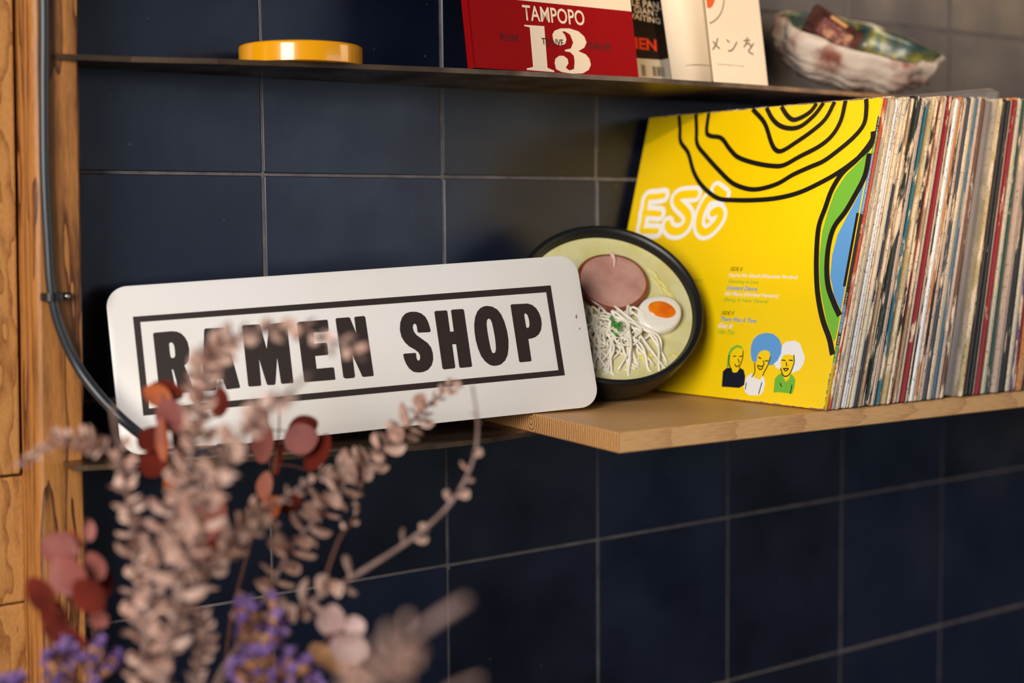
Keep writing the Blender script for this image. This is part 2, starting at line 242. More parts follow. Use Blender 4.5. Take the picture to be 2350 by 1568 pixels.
def wood_mat(name, light, dark, centre, axis, ring=90, distort=1.5, streak=(1, 1, 1), rough=0.55, dim=0.5, bump=0.15, endgrain=0.0):
    """growth rings about an axis, fibre streaks along it"""
    m_ = bpy.data.materials.new(name); m_.use_nodes = True
    nt = m_.node_tree; b = nt.nodes['Principled BSDF']; b.inputs['Roughness'].default_value = rough
    tc = nt.nodes.new('ShaderNodeTexCoord'); mp_ = nt.nodes.new('ShaderNodeMapping')
    mp_.inputs['Location'].default_value = tuple(-c for c in centre)
    nt.links.new(tc.outputs['Object'], mp_.inputs[0])
    # slow wander so that the rings drift along the length
    nz0 = nt.nodes.new('ShaderNodeTexNoise'); nz0.inputs['Scale'].default_value = 6; nz0.inputs['Detail'].default_value = 2
    sc = nt.nodes.new('ShaderNodeMapping'); sc.inputs['Scale'].default_value = streak
    nt.links.new(tc.outputs['Object'], sc.inputs[0]); nt.links.new(sc.outputs[0], nz0.inputs['Vector'])
    sub = nt.nodes.new('ShaderNodeVectorMath'); sub.operation = 'SUBTRACT'; sub.inputs[1].default_value = (0.5, 0.5, 0.5)
    nt.links.new(nz0.outputs['Color'], sub.inputs[0])
    mul = nt.nodes.new('ShaderNodeVectorMath'); mul.operation = 'SCALE'; mul.inputs['Scale'].default_value = 0.012*distort
    nt.links.new(sub.outputs[0], mul.inputs[0])
    add = nt.nodes.new('ShaderNodeVectorMath'); add.operation = 'ADD'
    nt.links.new(mp_.outputs[0], add.inputs[0]); nt.links.new(mul.outputs[0], add.inputs[1])
    wv = nt.nodes.new('ShaderNodeTexWave'); wv.wave_type = 'RINGS'; wv.rings_direction = axis
    wv.wave_profile = 'SAW'; wv.inputs['Scale'].default_value = ring; wv.inputs['Distortion'].default_value = 0.6
    wv.inputs['Detail'].default_value = 1.5; wv.inputs['Detail Scale'].default_value = 0.6
    nt.links.new(add.outputs[0], wv.inputs['Vector'])
    pw = nt.nodes.new('ShaderNodeMath'); pw.operation = 'POWER'; pw.inputs[1].default_value = 3.0
    nt.links.new(wv.outputs['Fac'], pw.inputs[0])
    nz = nt.nodes.new('ShaderNodeTexNoise'); nz.inputs['Scale'].default_value = 90; nz.inputs['Detail'].default_value = 6
    nt.links.new(sc.outputs[0], nz.inputs['Vector'])
    ad = nt.nodes.new('ShaderNodeMath'); ad.operation = 'MULTIPLY_ADD'; ad.inputs[1].default_value = dim
    nt.links.new(pw.outputs[0], ad.inputs[0])
    if endgrain:      # rings stand out on sawn ends
        ge = nt.nodes.new('ShaderNodeNewGeometry'); sx = nt.nodes.new('ShaderNodeSeparateXYZ'); nt.links.new(ge.outputs['True Normal'], sx.inputs[0])
        ab = nt.nodes.new('ShaderNodeMath'); ab.operation = 'ABSOLUTE'; nt.links.new(sx.outputs[0], ab.inputs[0])
        me = nt.nodes.new('ShaderNodeMath'); me.operation = 'MULTIPLY_ADD'; me.inputs[1].default_value = endgrain-dim; me.inputs[2].default_value = dim
        nt.links.new(ab.outputs[0], me.inputs[0]); nt.links.new(me.outputs[0], ad.inputs[1])
    s2 = nt.nodes.new('ShaderNodeMath'); s2.operation = 'MULTIPLY_ADD'; s2.inputs[1].default_value = 0.7; s2.inputs[2].default_value = -0.2
    nt.links.new(nz.outputs[0], s2.inputs[0]); nt.links.new(s2.outputs[0], ad.inputs[2])
    cr = nt.nodes.new('ShaderNodeValToRGB'); cr.color_ramp.elements[0].color = lin(light); cr.color_ramp.elements[1].color = lin(dark)
    cr.color_ramp.elements[0].position = 0.1; cr.color_ramp.elements[1].position = 0.8
    nt.links.new(ad.outputs[0], cr.inputs[0]); nt.links.new(cr.outputs[0], b.inputs['Base Color'])
    bp = nt.nodes.new('ShaderNodeBump'); bp.inputs['Strength'].default_value = bump; bp.inputs['Distance'].default_value = 0.001
    nt.links.new(nz.outputs[0], bp.inputs['Height']); nt.links.new(bp.outputs[0], b.inputs['Normal'])
    return m_

def spine_mat(name, rgb, wear=0.5, worn=(214, 194, 170), zs=14, band=None):
    """card spine: printed colour worn through to bare card, different on every sleeve"""
    m_ = bpy.data.materials.new(name); m_.use_nodes = True
    nt = m_.node_tree; b = nt.nodes['Principled BSDF']; b.inputs['Roughness'].default_value = 0.6
    tc = nt.nodes.new('ShaderNodeTexCoord'); oi = nt.nodes.new('ShaderNodeObjectInfo')
    sc = nt.nodes.new('ShaderNodeVectorMath'); sc.operation = 'MULTIPLY'; sc.inputs[1].default_value = (60, 130, zs)
    nt.links.new(tc.outputs['Object'], sc.inputs[0])
    rn = nt.nodes.new('ShaderNodeVectorMath'); rn.operation = 'ADD'
    cmb = nt.nodes.new('ShaderNodeCombineXYZ'); mu = nt.nodes.new('ShaderNodeMath'); mu.operation = 'MULTIPLY'; mu.inputs[1].default_value = 73.0
    nt.links.new(oi.outputs['Random'], mu.inputs[0]); nt.links.new(mu.outputs[0], cmb.inputs[0]); nt.links.new(mu.outputs[0], cmb.inputs[2])
    nt.links.new(sc.outputs[0], rn.inputs[0]); nt.links.new(cmb.outputs[0], rn.inputs[1])
    nz = nt.nodes.new('ShaderNodeTexNoise'); nz.inputs['Scale'].default_value = 1.4; nz.inputs['Detail'].default_value = 6; nz.inputs['Roughness'].default_value = 0.65
    nt.links.new(rn.outputs[0], nz.inputs['Vector'])
    cr = nt.nodes.new('ShaderNodeValToRGB')
    p = 0.72-0.42*wear
    cr.color_ramp.elements[0].position = max(p-0.03, 0); cr.color_ramp.elements[1].position = p+0.03
    cr.color_ramp.elements[0].color = lin(rgb); cr.color_ramp.elements[1].color = lin(worn)
    nt.links.new(nz.outputs[0], cr.inputs[0])
    mixed = cr.outputs[0]
    # faint printed lettering / grime as short dark dashes along the spine
    sc2 = nt.nodes.new('ShaderNodeVectorMath'); sc2.operation = 'MULTIPLY'; sc2.inputs[1].default_value = (200, 700, 190)
    nt.links.new(tc.outputs['Object'], sc2.inputs[0])
    ad2 = nt.nodes.new('ShaderNodeVectorMath'); ad2.operation = 'ADD'
    nt.links.new(sc2.outputs[0], ad2.inputs[0]); nt.links.new(cmb.outputs[0], ad2.inputs[1])
    n2 = nt.nodes.new('ShaderNodeTexNoise'); n2.inputs['Scale'].default_value = 1.6; n2.inputs['Detail'].default_value = 3
    nt.links.new(ad2.outputs[0], n2.inputs['Vector'])
    r2 = nt.nodes.new('ShaderNodeValToRGB'); r2.color_ramp.elements[0].position = 0.58; r2.color_ramp.elements[1].position = 0.66
    nt.links.new(n2.outputs[0], r2.inputs[0])
    mx = nt.nodes.new('ShaderNodeMix'); mx.data_type = 'RGBA'
    mx.inputs['B'].default_value = lin((60, 45, 38))
    ff = nt.nodes.new('ShaderNodeMath'); ff.operation = 'MULTIPLY'; ff.inputs[1].default_value = 0.6
    nt.links.new(r2.outputs[0], ff.inputs[0]); nt.links.new(ff.outputs[0], mx.inputs['Factor']); nt.links.new(mixed, mx.inputs['A'])
    nt.links.new(mx.outputs['Result'], b.inputs['Base Color'])
    bp = nt.nodes.new('ShaderNodeBump'); bp.inputs['Strength'].default_value = 0.3; bp.inputs['Distance'].default_value = 0.001
    nt.links.new(nz.outputs[0], bp.inputs['Height']); nt.links.new(bp.outputs[0], b.inputs['Normal'])
    return m_

# ---------------------------------------------------------------- the tiled wall
def tile_material():
    m_ = bpy.data.materials.new('navy_glazed_tile'); m_.use_nodes = True
    nt = m_.node_tree; b = nt.nodes['Principled BSDF']
    tc = nt.nodes.new('ShaderNodeTexCoord')
    at_ = nt.nodes.new('ShaderNodeAttribute'); at_.attribute_name = 'tone'
    nz = nt.nodes.new('ShaderNodeTexNoise'); nz.inputs['Scale'].default_value = 9; nz.inputs['Detail'].default_value = 5
    nt.links.new(tc.outputs['Object'], nz.inputs['Vector'])
    ad = nt.nodes.new('ShaderNodeMath'); ad.operation = 'MULTIPLY_ADD'; ad.inputs[1].default_value = 0.6
    nt.links.new(at_.outputs['Fac'], ad.inputs[0]); nt.links.new(nz.outputs[0], ad.inputs[2])
    cr = nt.nodes.new('ShaderNodeValToRGB'); cr.color_ramp.elements[0].position = 0.35; cr.color_ramp.elements[1].position = 1.15
    cr.color_ramp.elements[0].color = lin((8, 11, 22)); cr.color_ramp.elements[1].color = lin((18, 27, 48))
    nt.links.new(ad.outputs[0], cr.inputs[0])
    # specks and pinholes in the glaze
    vo = nt.nodes.new('ShaderNodeTexVoronoi'); vo.inputs['Scale'].default_value = 38
    nt.links.new(tc.outputs['Object'], vo.inputs['Vector'])
    lt = nt.nodes.new('ShaderNodeMath'); lt.operation = 'LESS_THAN'; lt.inputs[1].default_value = 0.03
    nt.links.new(vo.outputs['Distance'], lt.inputs[0])
    mx = nt.nodes.new('ShaderNodeMix'); mx.data_type = 'RGBA'; mx.inputs['B'].default_value = lin((110, 112, 112))
    k = nt.nodes.new('ShaderNodeMath'); k.operation = 'MULTIPLY'; k.inputs[1].default_value = 0.6
    nt.links.new(lt.outputs[0], k.inputs[0]); nt.links.new(k.outputs[0], mx.inputs['Factor'])
    nt.links.new(cr.outputs[0], mx.inputs['A']); nt.links.new(mx.outputs['Result'], b.inputs['Base Color'])
    mr = nt.nodes.new('ShaderNodeMapRange'); mr.inputs[1].default_value = 0.3; mr.inputs[2].default_value = 0.7
    mr.inputs[3].default_value = 0.26; mr.inputs[4].default_value = 0.42
    nt.links.new(nz.outputs[0], mr.inputs[0]); nt.links.new(mr.outputs[0], b.inputs['Roughness'])
    nb = nt.nodes.new('ShaderNodeTexNoise'); nb.inputs['Scale'].default_value = 14; nb.inputs['Detail'].default_value = 3
    nt.links.new(tc.outputs['Object'], nb.inputs['Vector'])
    bp = nt.nodes.new('ShaderNodeBump'); bp.inputs['Strength'].default_value = 0.25; bp.inputs['Distance'].default_value = 0.002
    nt.links.new(nb.outputs[0], bp.inputs['Height']); nt.links.new(bp.outputs[0], b.inputs['Normal'])
    return m_
M = {}
M['tile'] = tile_material()
M['grout'] = mat('grout', (112, 104, 102), 0.9, rgb2=(86, 80, 82), nscale=40, bump=0.4, bscale=300)
def build_wall():
    rnd = random.Random(4)
    bm = bmesh.new(); tone = bm.verts.layers.float.new('tone')
    T = 0.2; g = 0.0016
    X0, X1, Z0, Z1 = -1, 13, -7, 4
    for i in range(X0, X1):
        for j in range(Z0, Z1):
            c = rnd.random(); jx, jz = rnd.uniform(-.0005, .0005), rnd.uniform(-.0005, .0005)
            tx, tz = rnd.uniform(-.004, .004), rnd.uniform(-.004, .004)
            x0, x1, z0, z1 = i*T+g+jx, (i+1)*T-g+jx, j*T+g+jz, (j+1)*T-g+jz
            loops = []
            for s, y in ((0, 0.003), (0.0, 0.0006), (0.0007, 0.0)):
                vs = []
                for x, z in rr_loop(x0+s, x1-s, z0+s, z1-s, 0.0015, 2):
                    cx, cz = (x-(x0+x1)/2), (z-(z0+z1)/2)
                    v = bm.verts.new((x, y+(cx*tx+cz*tz if s else 0)*0.5, z)); v[tone] = c; vs.append(v)
                loops.append(vs)
            N = len(loops[0])
            for A, B in zip(loops, loops[1:]):
                for q in range(N): bm.faces.new((A[q], A[(q+1) % N], B[(q+1) % N], B[q]))
            bm.faces.new(loops[-1])
    # grout bed behind the tiles
    n0 = len(bm.faces)
    bm.faces.ensure_lookup_table()
    box(bm, X0*T, X1*T, 0.0011, 0.06, Z0*T, Z1*T)
    bm.faces.ensure_lookup_table()
    for f in bm.faces[n0:]: f.material_index = 1
    o = bm_obj('wall_back', bm, [M['tile'], M['grout']], smooth=False)
    tag(o, 'wall of square navy glazed tiles with pale grout joints behind the shelves', 'wall', kind='structure')
build_wall()

# timber wall at the far left: planks with dark gaps between
M['clad'] = wood_mat('left_timber', (200, 142, 78), (124, 70, 28), (-.32, .05, -.3), 'Z', ring=18, distort=7, streak=(9, 9, 2.2), dim=0.5)
def build_left_wall():
    bm = bmesh.new()
    rows = [(-1.4, -0.52), (-0.5185, -0.378), (-0.3765, -0.2815), (-0.279, 0.8)]
    rows = []
    za = at_y(40, 1090, -0.012).z; zb_ = at_y(40, 1385, -0.012).z
    for z0, z1 in ((-1.4, zb_-0.17), (zb_-0.169, zb_-0.0008), (zb_+0.0008, za-0.0012), (za+0.0012, 0.8)):
        off = 0.0 if z1 < 0.7 else -0.003
        box(bm, -1.6, -0.2405+off*1.2, -0.012+off, 0.05, z0, z1, 0.002)
    for v in bm.verts:
        if v.co.x > -.3: v.co.x += (-0.1911+0.0192*max(v.co.z, -.45)-.0385-.0006)+.2405
    box(bm, -1.6, -0.236, 0.012, 0.055, -1.4, 0.8)
    o = bm_obj('wall_left', bm, M['clad'], smooth=False)
    tag(o, 'honey coloured timber plank wall at the far left edge', 'wall', kind='structure')
build_left_wall()

# upright post in front of the tiles' left end
M['post'] = wood_mat('post_wood', (182, 120, 58), (84, 44, 16), (-.25, -.09, 0), 'Z', ring=22, distort=4, streak=(9, 9, .8), dim=0.75, rough=0.5)
def build_post():
    bm = bmesh.new()
    zt, zb_ = 0.8, -1.3995
    def xr(z): return -0.1911 + 0.0192*max(z, -.45)
    rnd = random.Random(2); loops = []
    n = 40
    for k in range(n+1):
        z = zb_+(zt-zb_)*k/n
        r = xr(z)+rnd.uniform(-.0006, .0006); l = r-0.0385+rnd.uniform(-.0006, .0006)
        loops.append([bm.verts.new(p) for p in ((l+0.004, -0.05, z), (r-0.002, -0.05, z), (r, -0.048, z), (r, -0.0005, z), (l-0.002, -0.0005, z), (l, -0.045, z), (l+0.0012, -0.0485, z))])
    for A, B in zip(loops, loops[1:]):
        for q in range(7): bm.faces.new((A[q], A[(q+1) % 7], B[(q+1) % 7], B[q]))
    bm.faces.new(loops[0]); bm.faces.new(loops[-1])
    o = bm_obj('wooden_post', bm, M['post'], smooth=False)
    tag(o, 'upright honey brown timber post at the left end of the tiled wall', 'post')
build_post()

# ---------------------------------------------------------------- steel shelves
M['steel'] = mat('waxed_raw_steel', (128, 102, 78), 0.34, metal=0.7, rgb2=(70, 58, 48), nscale=16, bump=0.12, bscale=90, rrange=(0.22, 0.45))
def plate(name, front, back, z0, z1, label, m_=None):
    bm = bmesh.new(); P = front+back
    loops = [[bm.verts.new((x, y, z)) for x, y in P] for z in (z0, z1)]
    n = len(P)
    for i in range(n): bm.faces.new((loops[0][i], loops[0][(i+1) % n], loops[1][(i+1) % n], loops[1][i]))
    bm.faces.new(loops[0]); bm.faces.new(loops[1])
    es = [e for e in bm.edges if len(e.link_faces) == 2 and e.calc_face_angle(0) > 0.9]
    bmesh.ops.bevel(bm, geom=es, offset=0.0005, segments=1, affect='EDGES')
    o = bm_obj(name, bm, m_ or M['steel'], smooth=False)
    return tag(o, label, 'shelf', 'raw steel shelves on the tiled wall')
UP_BOT, UP_TOP = 0.0895, 0.094
plate('steel_shelf', [(-.1885, -.0510), (-.2085, -.0515), (-.2085, -.054), (-.1495, -.0635), (-.0823, -.0865), (-.0081, -.1040), (.0716, -.1180), (.1172, -.1263), (.1999, -.1375), (.3381, -.1500), (.4675, -.1535), (.62, -.1480), (.80, -.138), (1.3, -.12)],
      [(1.3, -.0008), (-.1885, -.0008)], UP_BOT, UP_TOP, 'thin dark steel upper shelf with curved front edge carrying books and a shell')
LO = -0.2420
plate('steel_shelf', [(-.1905, -.0515), (-.2140, -.0520), (-.2140, -.0800), (-.2050, -.0838), (-.1726, -.0950), (-.1062, -.1194), (-.0355, -.1405), (.0393, -.1595), (.0801, -.1665), (.142, -.1668), (.2032, -.1540), (.30, -.14), (1.3, -.12)],
      [(1.3, -.0008), (-.1905, -.0008)], LO-0.0045, LO, 'thin dark steel lower shelf under the white sign and the pine board')

# pine board lying on the lower shelf
PT = -0.2239
M['pine'] = wood_mat('pine_board', (222, 172, 112), (150, 88, 42), (0.0, -.163, -.2320), 'X', ring=82, distort=0.35, streak=(.6, 12, 12), dim=0.22, rough=0.5, endgrain=1.1)
def build_board():
    bm = bmesh.new()
    P = [(.1700, -.3130), (1.30, -.372), (1.30, -.004), (.2080, -.004)]
    loops = []
    for z, s in ((LO+.0001, .0012), (LO+.0013, 0), (PT-.0012, 0), (PT, .0012)):
        c = Vector((.7, -.17))
        row = []
        for x, y in P:
            dx = s if x < .5 else -s; dy = s if y < -.1 else -s
            row.append(bm.verts.new((x+dx, y+dy, z)))
        loops.append(row)
    for A, B in zip(loops, loops[1:]):
        for i in range(4): bm.faces.new((A[i], A[(i+1) % 4], B[(i+1) % 4], B[i]))
    bm.faces.new(loops[0]); bm.faces.new(loops[-1])
    o = bm_obj('pine_board', bm, M['pine'], smooth=False)
    tag(o, 'pale pine board with growth rings on its sawn end, lying under the records', 'board')
build_board()

# ---------------------------------------------------------------- cable on the post
M['cable'] = mat('black_cable', (34, 38, 44), 0.38, spec=0.6)
M['blackplastic'] = mat('black_plastic', (16, 16, 17), 0.35)
M['nail'] = mat('steel_nail', (190, 185, 175), 0.25, metal=1.0)
def build_cable():
    r0 = root('power_cable', Matrix.Translation((-.22, -.055, .1)))
    r0.matrix_world = Matrix.Translation((-.22, -.055, -.1))
    base = Vector((-.22, -.055, -.1))
    pts = [(-.2115, -.0555, .62), (-.2155, -.0555, .30)]
    pts += [tuple(at_y(px, py, y)) for px, py, y in ((101, 0, -.0555), (101, 200, -.0555), (103, 400, -.0555), (111, 560, -.0555), (119, 670, -.056), (139, 755, -.057), (178, 840, -.062), (225, 905, -.074), (280, 962, -.090), (335, 1008, -.094))]
    q = Vector(pts[-1]); pts += [(q.x+.012, q.y+.001, LO+.0056), (q.x+.035, q.y-.010, LO+.0056), (q.x+.060, q.y-.017, LO+.0056)]
    bm = bmesh.new(); tube_bm(bm, [tuple(Vector(p)-base) for p in pts], 0.0043, 14, 6)
    bm_obj('cord', bm, M['cable'], r0)
    bm = bmesh.new()
    e = Vector(pts[-1])-base; d = (Vector(pts[-1])-Vector(pts[-2])).normalized()
    tube_bm(bm, [tuple(e-d*.004), tuple(e), tuple(e+d*.018), tuple(e+d*.022)], lambda t: .0052 if t < .9 else .004, 14, 1)
    bm_obj('plug', bm, M['blackplastic'], r0)
    tag(r0, 'black round cable running down the wooden post and over the corner of the sign', 'cable')
    c = at_y(121, 681, -.0555)
    r1 = root('cable_clip', Matrix.Translation(c))
    bm = bmesh.new()
    arc = [(math.cos(a)*.0062, math.sin(a)*.0062-0.0, 0) for a in [math.radians(q) for q in range(180, 361, 15)]]
    outer = [(x*1.38, y*1.3, 0) for x, y, _ in arc]
    for zz in (-.0032, .0032): pass
    L = [[bm.verts.new((x, y, zz)) for x, y, _ in arc+list(reversed(outer))] for zz in (-.0032, .0032)]
    n = len(L[0])
    for i in range(n): bm.faces.new((L[0][i], L[0][(i+1) % n], L[1][(i+1) % n], L[1][i]))
    m1 = len(arc)
    for i in range(m1-1):
        for row in L: bm.faces.new((row[i], row[i+1], row[n-2-i], row[n-1-i]))
    box(bm, -.0086, -.0058, -.0005, .0052, -.0032, .0032)
    box(bm, .0058, .0150, -.0010, .0052, -.0032, .0032)
    bm_obj('saddle', bm, M['blackplastic'], r1, smooth=False)
    bm = bmesh.new()
    bmesh.ops.create_uvsphere(bm, u_segments=14, v_segments=8, radius=.0024, matrix=Matrix.Translation((.0112, -.0018, 0)))
    bm_obj('nail', bm, M['nail'], r1)
    tag(r1, 'small black clip with a shiny nail pinning the cable to the post', 'clip')
build_cable()

# ---------------------------------------------------------------- the RAMEN SHOP sign
M['signwhite'] = mat('sign_white_enamel', (232, 227, 222), 0.28, rgb2=(226, 216, 204), nscale=6, lo=0.4, hi=0.75)
M['signink'] = mat('sign_dark_ink', (44, 32, 28), 0.45)
M['chip'] = mat('sign_chip', (120, 96, 78), 0.6)
def build_sign():
    a, b, c = -0.3023, -0.2894, -0.0512
    Rz = Matrix.Rotation(a, 4, 'Z'); Rx = Matrix.Rotation(b, 4, 'X'); Ry = Matrix.Rotation(c, 4, 'Y')
    mm = Rz @ Rx @ Ry; ctr = Vector((0.0429, -0.1064, -0.1594)); mm.translation = ctr
    r0 = root('metal_sign', mm)
    bm = bmesh.new(); slab(bm, -.2185, .2185, -.0738, .0738, .0185, 0, .0022, .0004, n=10)
    p = bm_obj('sign_plate', bm, M['signwhite'], r0); autosmooth(p, 30)
    flat('printed_frame', LETTERS['frame'], -.00025, M['signink'], r0)
    for k in ('R', 'A', 'M', 'E', 'N', 'S', 'H', 'O', 'P'):
        q = flat('letter', LETTERS[k], -.00025, M['signink'], r0)
        q['label'] = 'dark brown letter '+k
    bm = bmesh.new()
    for x, z, w in ((209, 13, 1.6), (210.5, 1.5, 1.1), (209.5, 15, .8)):
        vs = [bm.verts.new(((x+w*math.cos(t)*.5*(1+.3*math.sin(3*t)))*.001, -.0003, (z+w*math.sin(t))*.001)) for t in [i*math.pi/5 for i in range(10)]]
        bm.faces.new(list(reversed(vs)))
    bm_obj('chipped_spot', bm, M['chip'], r0, smooth=False, fix=False)
    tag(r0, 'white metal sign with rounded corners and two dark framed words, leaning between shelf and board', 'sign')
build_sign()

# ---------------------------------------------------------------- display bowl of ramen
M['bowl'] = mat('black_bowl', (20, 20, 22), 0.38, bump=0.05, bscale=40)
M['broth'] = mat('milky_broth', (222, 214, 160), 0.22, rgb2=(208, 196, 112), nscale=28, lo=0.42, hi=0.7, bump=0.05, bscale=50, coat=0.4)
M['pork'] = mat('pork_slice', (206, 158, 144), 0.4, rgb2=(184, 128, 114), nscale=35, bump=0.15, bscale=120, coat=0.3)
M['porkrim'] = mat('pork_rim', (150, 78, 44), 0.35, rgb2=(110, 50, 26), nscale=60, coat=0.4)
M['eggwhite'] = mat('egg_white', (244, 236, 222), 0.25, coat=0.4)
M['yolk'] = mat('egg_yolk', (250, 140, 12), 0.25, rgb2=(232, 104, 6), nscale=50, coat=0.4)
M['noodle'] = mat('noodle', (238, 230, 212), 0.3, coat=0.3)
M['scallion'] = mat('scallion', (70, 165, 40), 0.35, rgb2=(30, 110, 25), nscale=140)
def build_bowl():
    n = Vector((-0.336, -0.724, 0.6025)).normalized(); a = Vector((0.9071, -0.421, 0.0))
    b = n.cross(a).normalized(); a = b.cross(n).normalized()
    mm = Matrix((a, b, n)).transposed().to_4x4(); KB = .972; LIFT = .0014
    mm.translation = EYE + (Vector((0.337, -0.0991, -0.1299))-EYE)*KB + Vector((0, 0, LIFT))
    r0 = root('ramen_bowl', mm @ Matrix.Scale(KB, 4))
    R = .0975
    bm = bmesh.new()
    lathe_bm(bm, [(0, -.0790), (.030, -.0790), (.034, -.0785), (.0345, -.0870), (.0375, -.0875), (.040, -.0795), (.056, -.0750), (.072, -.0675), (.0835, -.0560), (.0885, -.0470), (.0925, -.0330), (.0955, -.0180), (.0970, -.0060), (.0978, -.0012), (.0972, .0004), (.0955, .0008), (.0925, .0000), (.0900, -.0040), (.0885, -.0110), (.084, -.024), (.070, -.040), (.045, -.053), (0, -.056)], 96)
    bm_obj('bowl_body', bm, M['bowl'], r0)
    bm = bmesh.new(); lathe_bm(bm, [(0, -.0102), (.04, -.0102), (.075, -.0104), (.0862, -.0100), (.0882, -.0092)], 96)
    bm_obj('broth', bm, M['broth'], r0)
    # pork slice
    rnd = random.Random(7)
    def disc(cx, cy, rx, ry, rot, z0, z1, wob, nseg=56, dome=0.0, tip=0.0):
        bm = bmesh.new(); ph = [rnd.uniform(0, 6.28) for _ in range(4)]
        rings = []
        for s, z in ((0.0, z1+dome), (.35, z1+dome*.9), (.7, z1+dome*.6), (.88, z1+dome*.25), (.96, z1-.0006), (1.0, (z0+z1)/2), (.97, z0)):
            if s == 0: rings.append([bm.verts.new((cx, cy, z))]); continue
            row = []
            for k in range(nseg):
                t = 2*math.pi*k/nseg
                w = 1+wob*(math.sin(2*t+ph[0])+.6*math.sin(3*t+ph[1])+.4*math.sin(5*t+ph[2]))
                if tip: w *= 1+tip*max(0, math.cos(t))**3
                x, y = rx*s*w*math.cos(t), ry*s*w*math.sin(t)
                row.append(bm.verts.new((cx+x*math.cos(rot)-y*math.sin(rot), cy+x*math.sin(rot)+y*math.cos(rot), z)))
            rings.append(row)
        for A, B in zip(rings, rings[1:]):
            for k in range(nseg):
                k2 = (k+1) % nseg
                if len(A) == 1: f = bm.faces.new((A[0], B[k], B[k2]))
                else: f = bm.faces.new((A[k], A[k2], B[k2], B[k]))
                if B is not rings[1] and B is not rings[2] and B is not rings[3]: f.material_index = 1
        return bm
    bm = disc(.0085, .0285, .0385, .0375, .2, -.0105, -.0035, .02, dome=.0016)
    bm_obj('pork_slice', bm, [M['pork'], M['porkrim']], r0)
    bm = bmesh.new(); stroke = smooth_path([(.012, .062, -.0012), (.0135, .054, -.0010), (.012, .045, -.0014)], 4)
    tube_bm(bm, [tuple(p) for p in stroke], lambda t: .0024*(1-t*.7), 8, 1)
    bm_obj('fat_streak', bm, mat('pork_fat', (232, 196, 176), 0.35, coat=0.3), r0)
    # egg half
    bm = disc(.0500, -.0140, .0235, .0215, math.radians(35), -.0105, -.0005, .01, dome=.0008, tip=.12)
    egg = bm_obj('egg_half', bm, [M['eggwhite'], M['eggwhite']], r0)
    bm = disc(.0530, -.0105, .0150, .0108, math.radians(-18), -.002, .0006, .02, dome=.0009)
    bm_obj('yolk', bm, [M['yolk'], M['yolk']], egg)
    # noodles
    bm = bmesh.new()
    for i in range(62):
        x0 = rnd.uniform(-.030, .024); y0 = rnd.uniform(-.030, -.012); z = rnd.uniform(-.010, -.002)
        x1 = x0*1.25+rnd.uniform(-.022, .030); y1 = rnd.uniform(-.078, -.048)
        xm = (x0+x1)/2+rnd.uniform(-.014, .014); ym = (y0+y1)/2+rnd.uniform(-.008, .008)
        if rnd.random() < .35:
            pts = [(x0, y0, z), (x0+rnd.uniform(-.012, .012), y0+.010, z+.003), (xm, ym+.012, z+.004), (xm+rnd.uniform(-.02, .02), ym, z+.002), (x1, y1, -.0095)]
        else:
            pts = [(x0, y0, z+.001), (xm, ym, z+.004), (x1, y1, -.0095), (x1+rnd.uniform(-.008, .008), y1-.004, -.0105)]
        tube_bm(bm, pts, .0013, 7, 5)
    for i in range(12):
        cx, cy = rnd.uniform(-.016, .012), rnd.uniform(-.050, -.020); rr = rnd.uniform(.008, .016); t0 = rnd.uniform(0, 6.28)
        tube_bm(bm, [(cx+rr*math.cos(t0+t*.8), cy+rr*.7*math.sin(t0+t*.8), -.001+rnd.uniform(-.001, .0015)) for t in range(6)], .0011, 7, 4)
    bm_obj('noodles', bm, M['noodle'], r0)
    bm = bmesh.new()
    for i in range(17):
        cx, cy = -.0005+rnd.gauss(0, .0044), -.0325+rnd.gauss(0, .0034); rr = rnd.uniform(.0018, .0026)
        mx = Matrix.Translation((cx, cy, .0050+rnd.uniform(0, .0025))) @ Matrix.Rotation(rnd.uniform(-.7, .7), 4, 'X') @ Matrix.Rotation(rnd.uniform(-.7, .7), 4, 'Y')
        ring = []
        for rad, zz in ((rr, 0), (rr, .0014), (rr*.6, .0014), (rr*.6, 0)):
            ring.append([bm.verts.new(mx @ Vector((rad*math.cos(2*math.pi*k/10), rad*math.sin(2*math.pi*k/10), zz))) for k in range(10)])
        for q in range(4):
            A, B = ring[q], ring[(q+1) % 4]
            for k in range(10): bm.faces.new((A[k], A[(k+1) % 10], B[(k+1) % 10], B[k]))
    bm_obj('scallions', bm, M['scallion'], r0)
    # thin yellow oil and noodle folds just under the surface
    bm = bmesh.new()
    for i in range(10):
        t = rnd.uniform(-.2, .9); r1 = rnd.uniform(.058, .074)
        c0 = (.066*math.cos(t+.45)+rnd.uniform(-.006, .004), .062*math.sin(t+.5)+rnd.uniform(-.006, .006))
        tube_bm(bm, [(c0[0], c0[1], -.0105), (c0[0]+.008, c0[1]-.010, -.0098), (c0[0]+.011, c0[1]-.022, -.0106)], .0011, 6, 4)
    for i in range(5):
        x = rnd.uniform(.02, .05); tube_bm(bm, [(x, -.062, -.0106), (x+.008, -.058, -.0099), (x+.014, -.061, -.0106)], .0012, 6, 4)
    bm_obj('sunken_noodles', bm, mat('sunken_noodle', (226, 214, 120), 0.3), r0)
    tag(r0, 'black ramen bowl with pork, egg and noodles, tipped up behind the sign', 'bowl')
build_bowl()

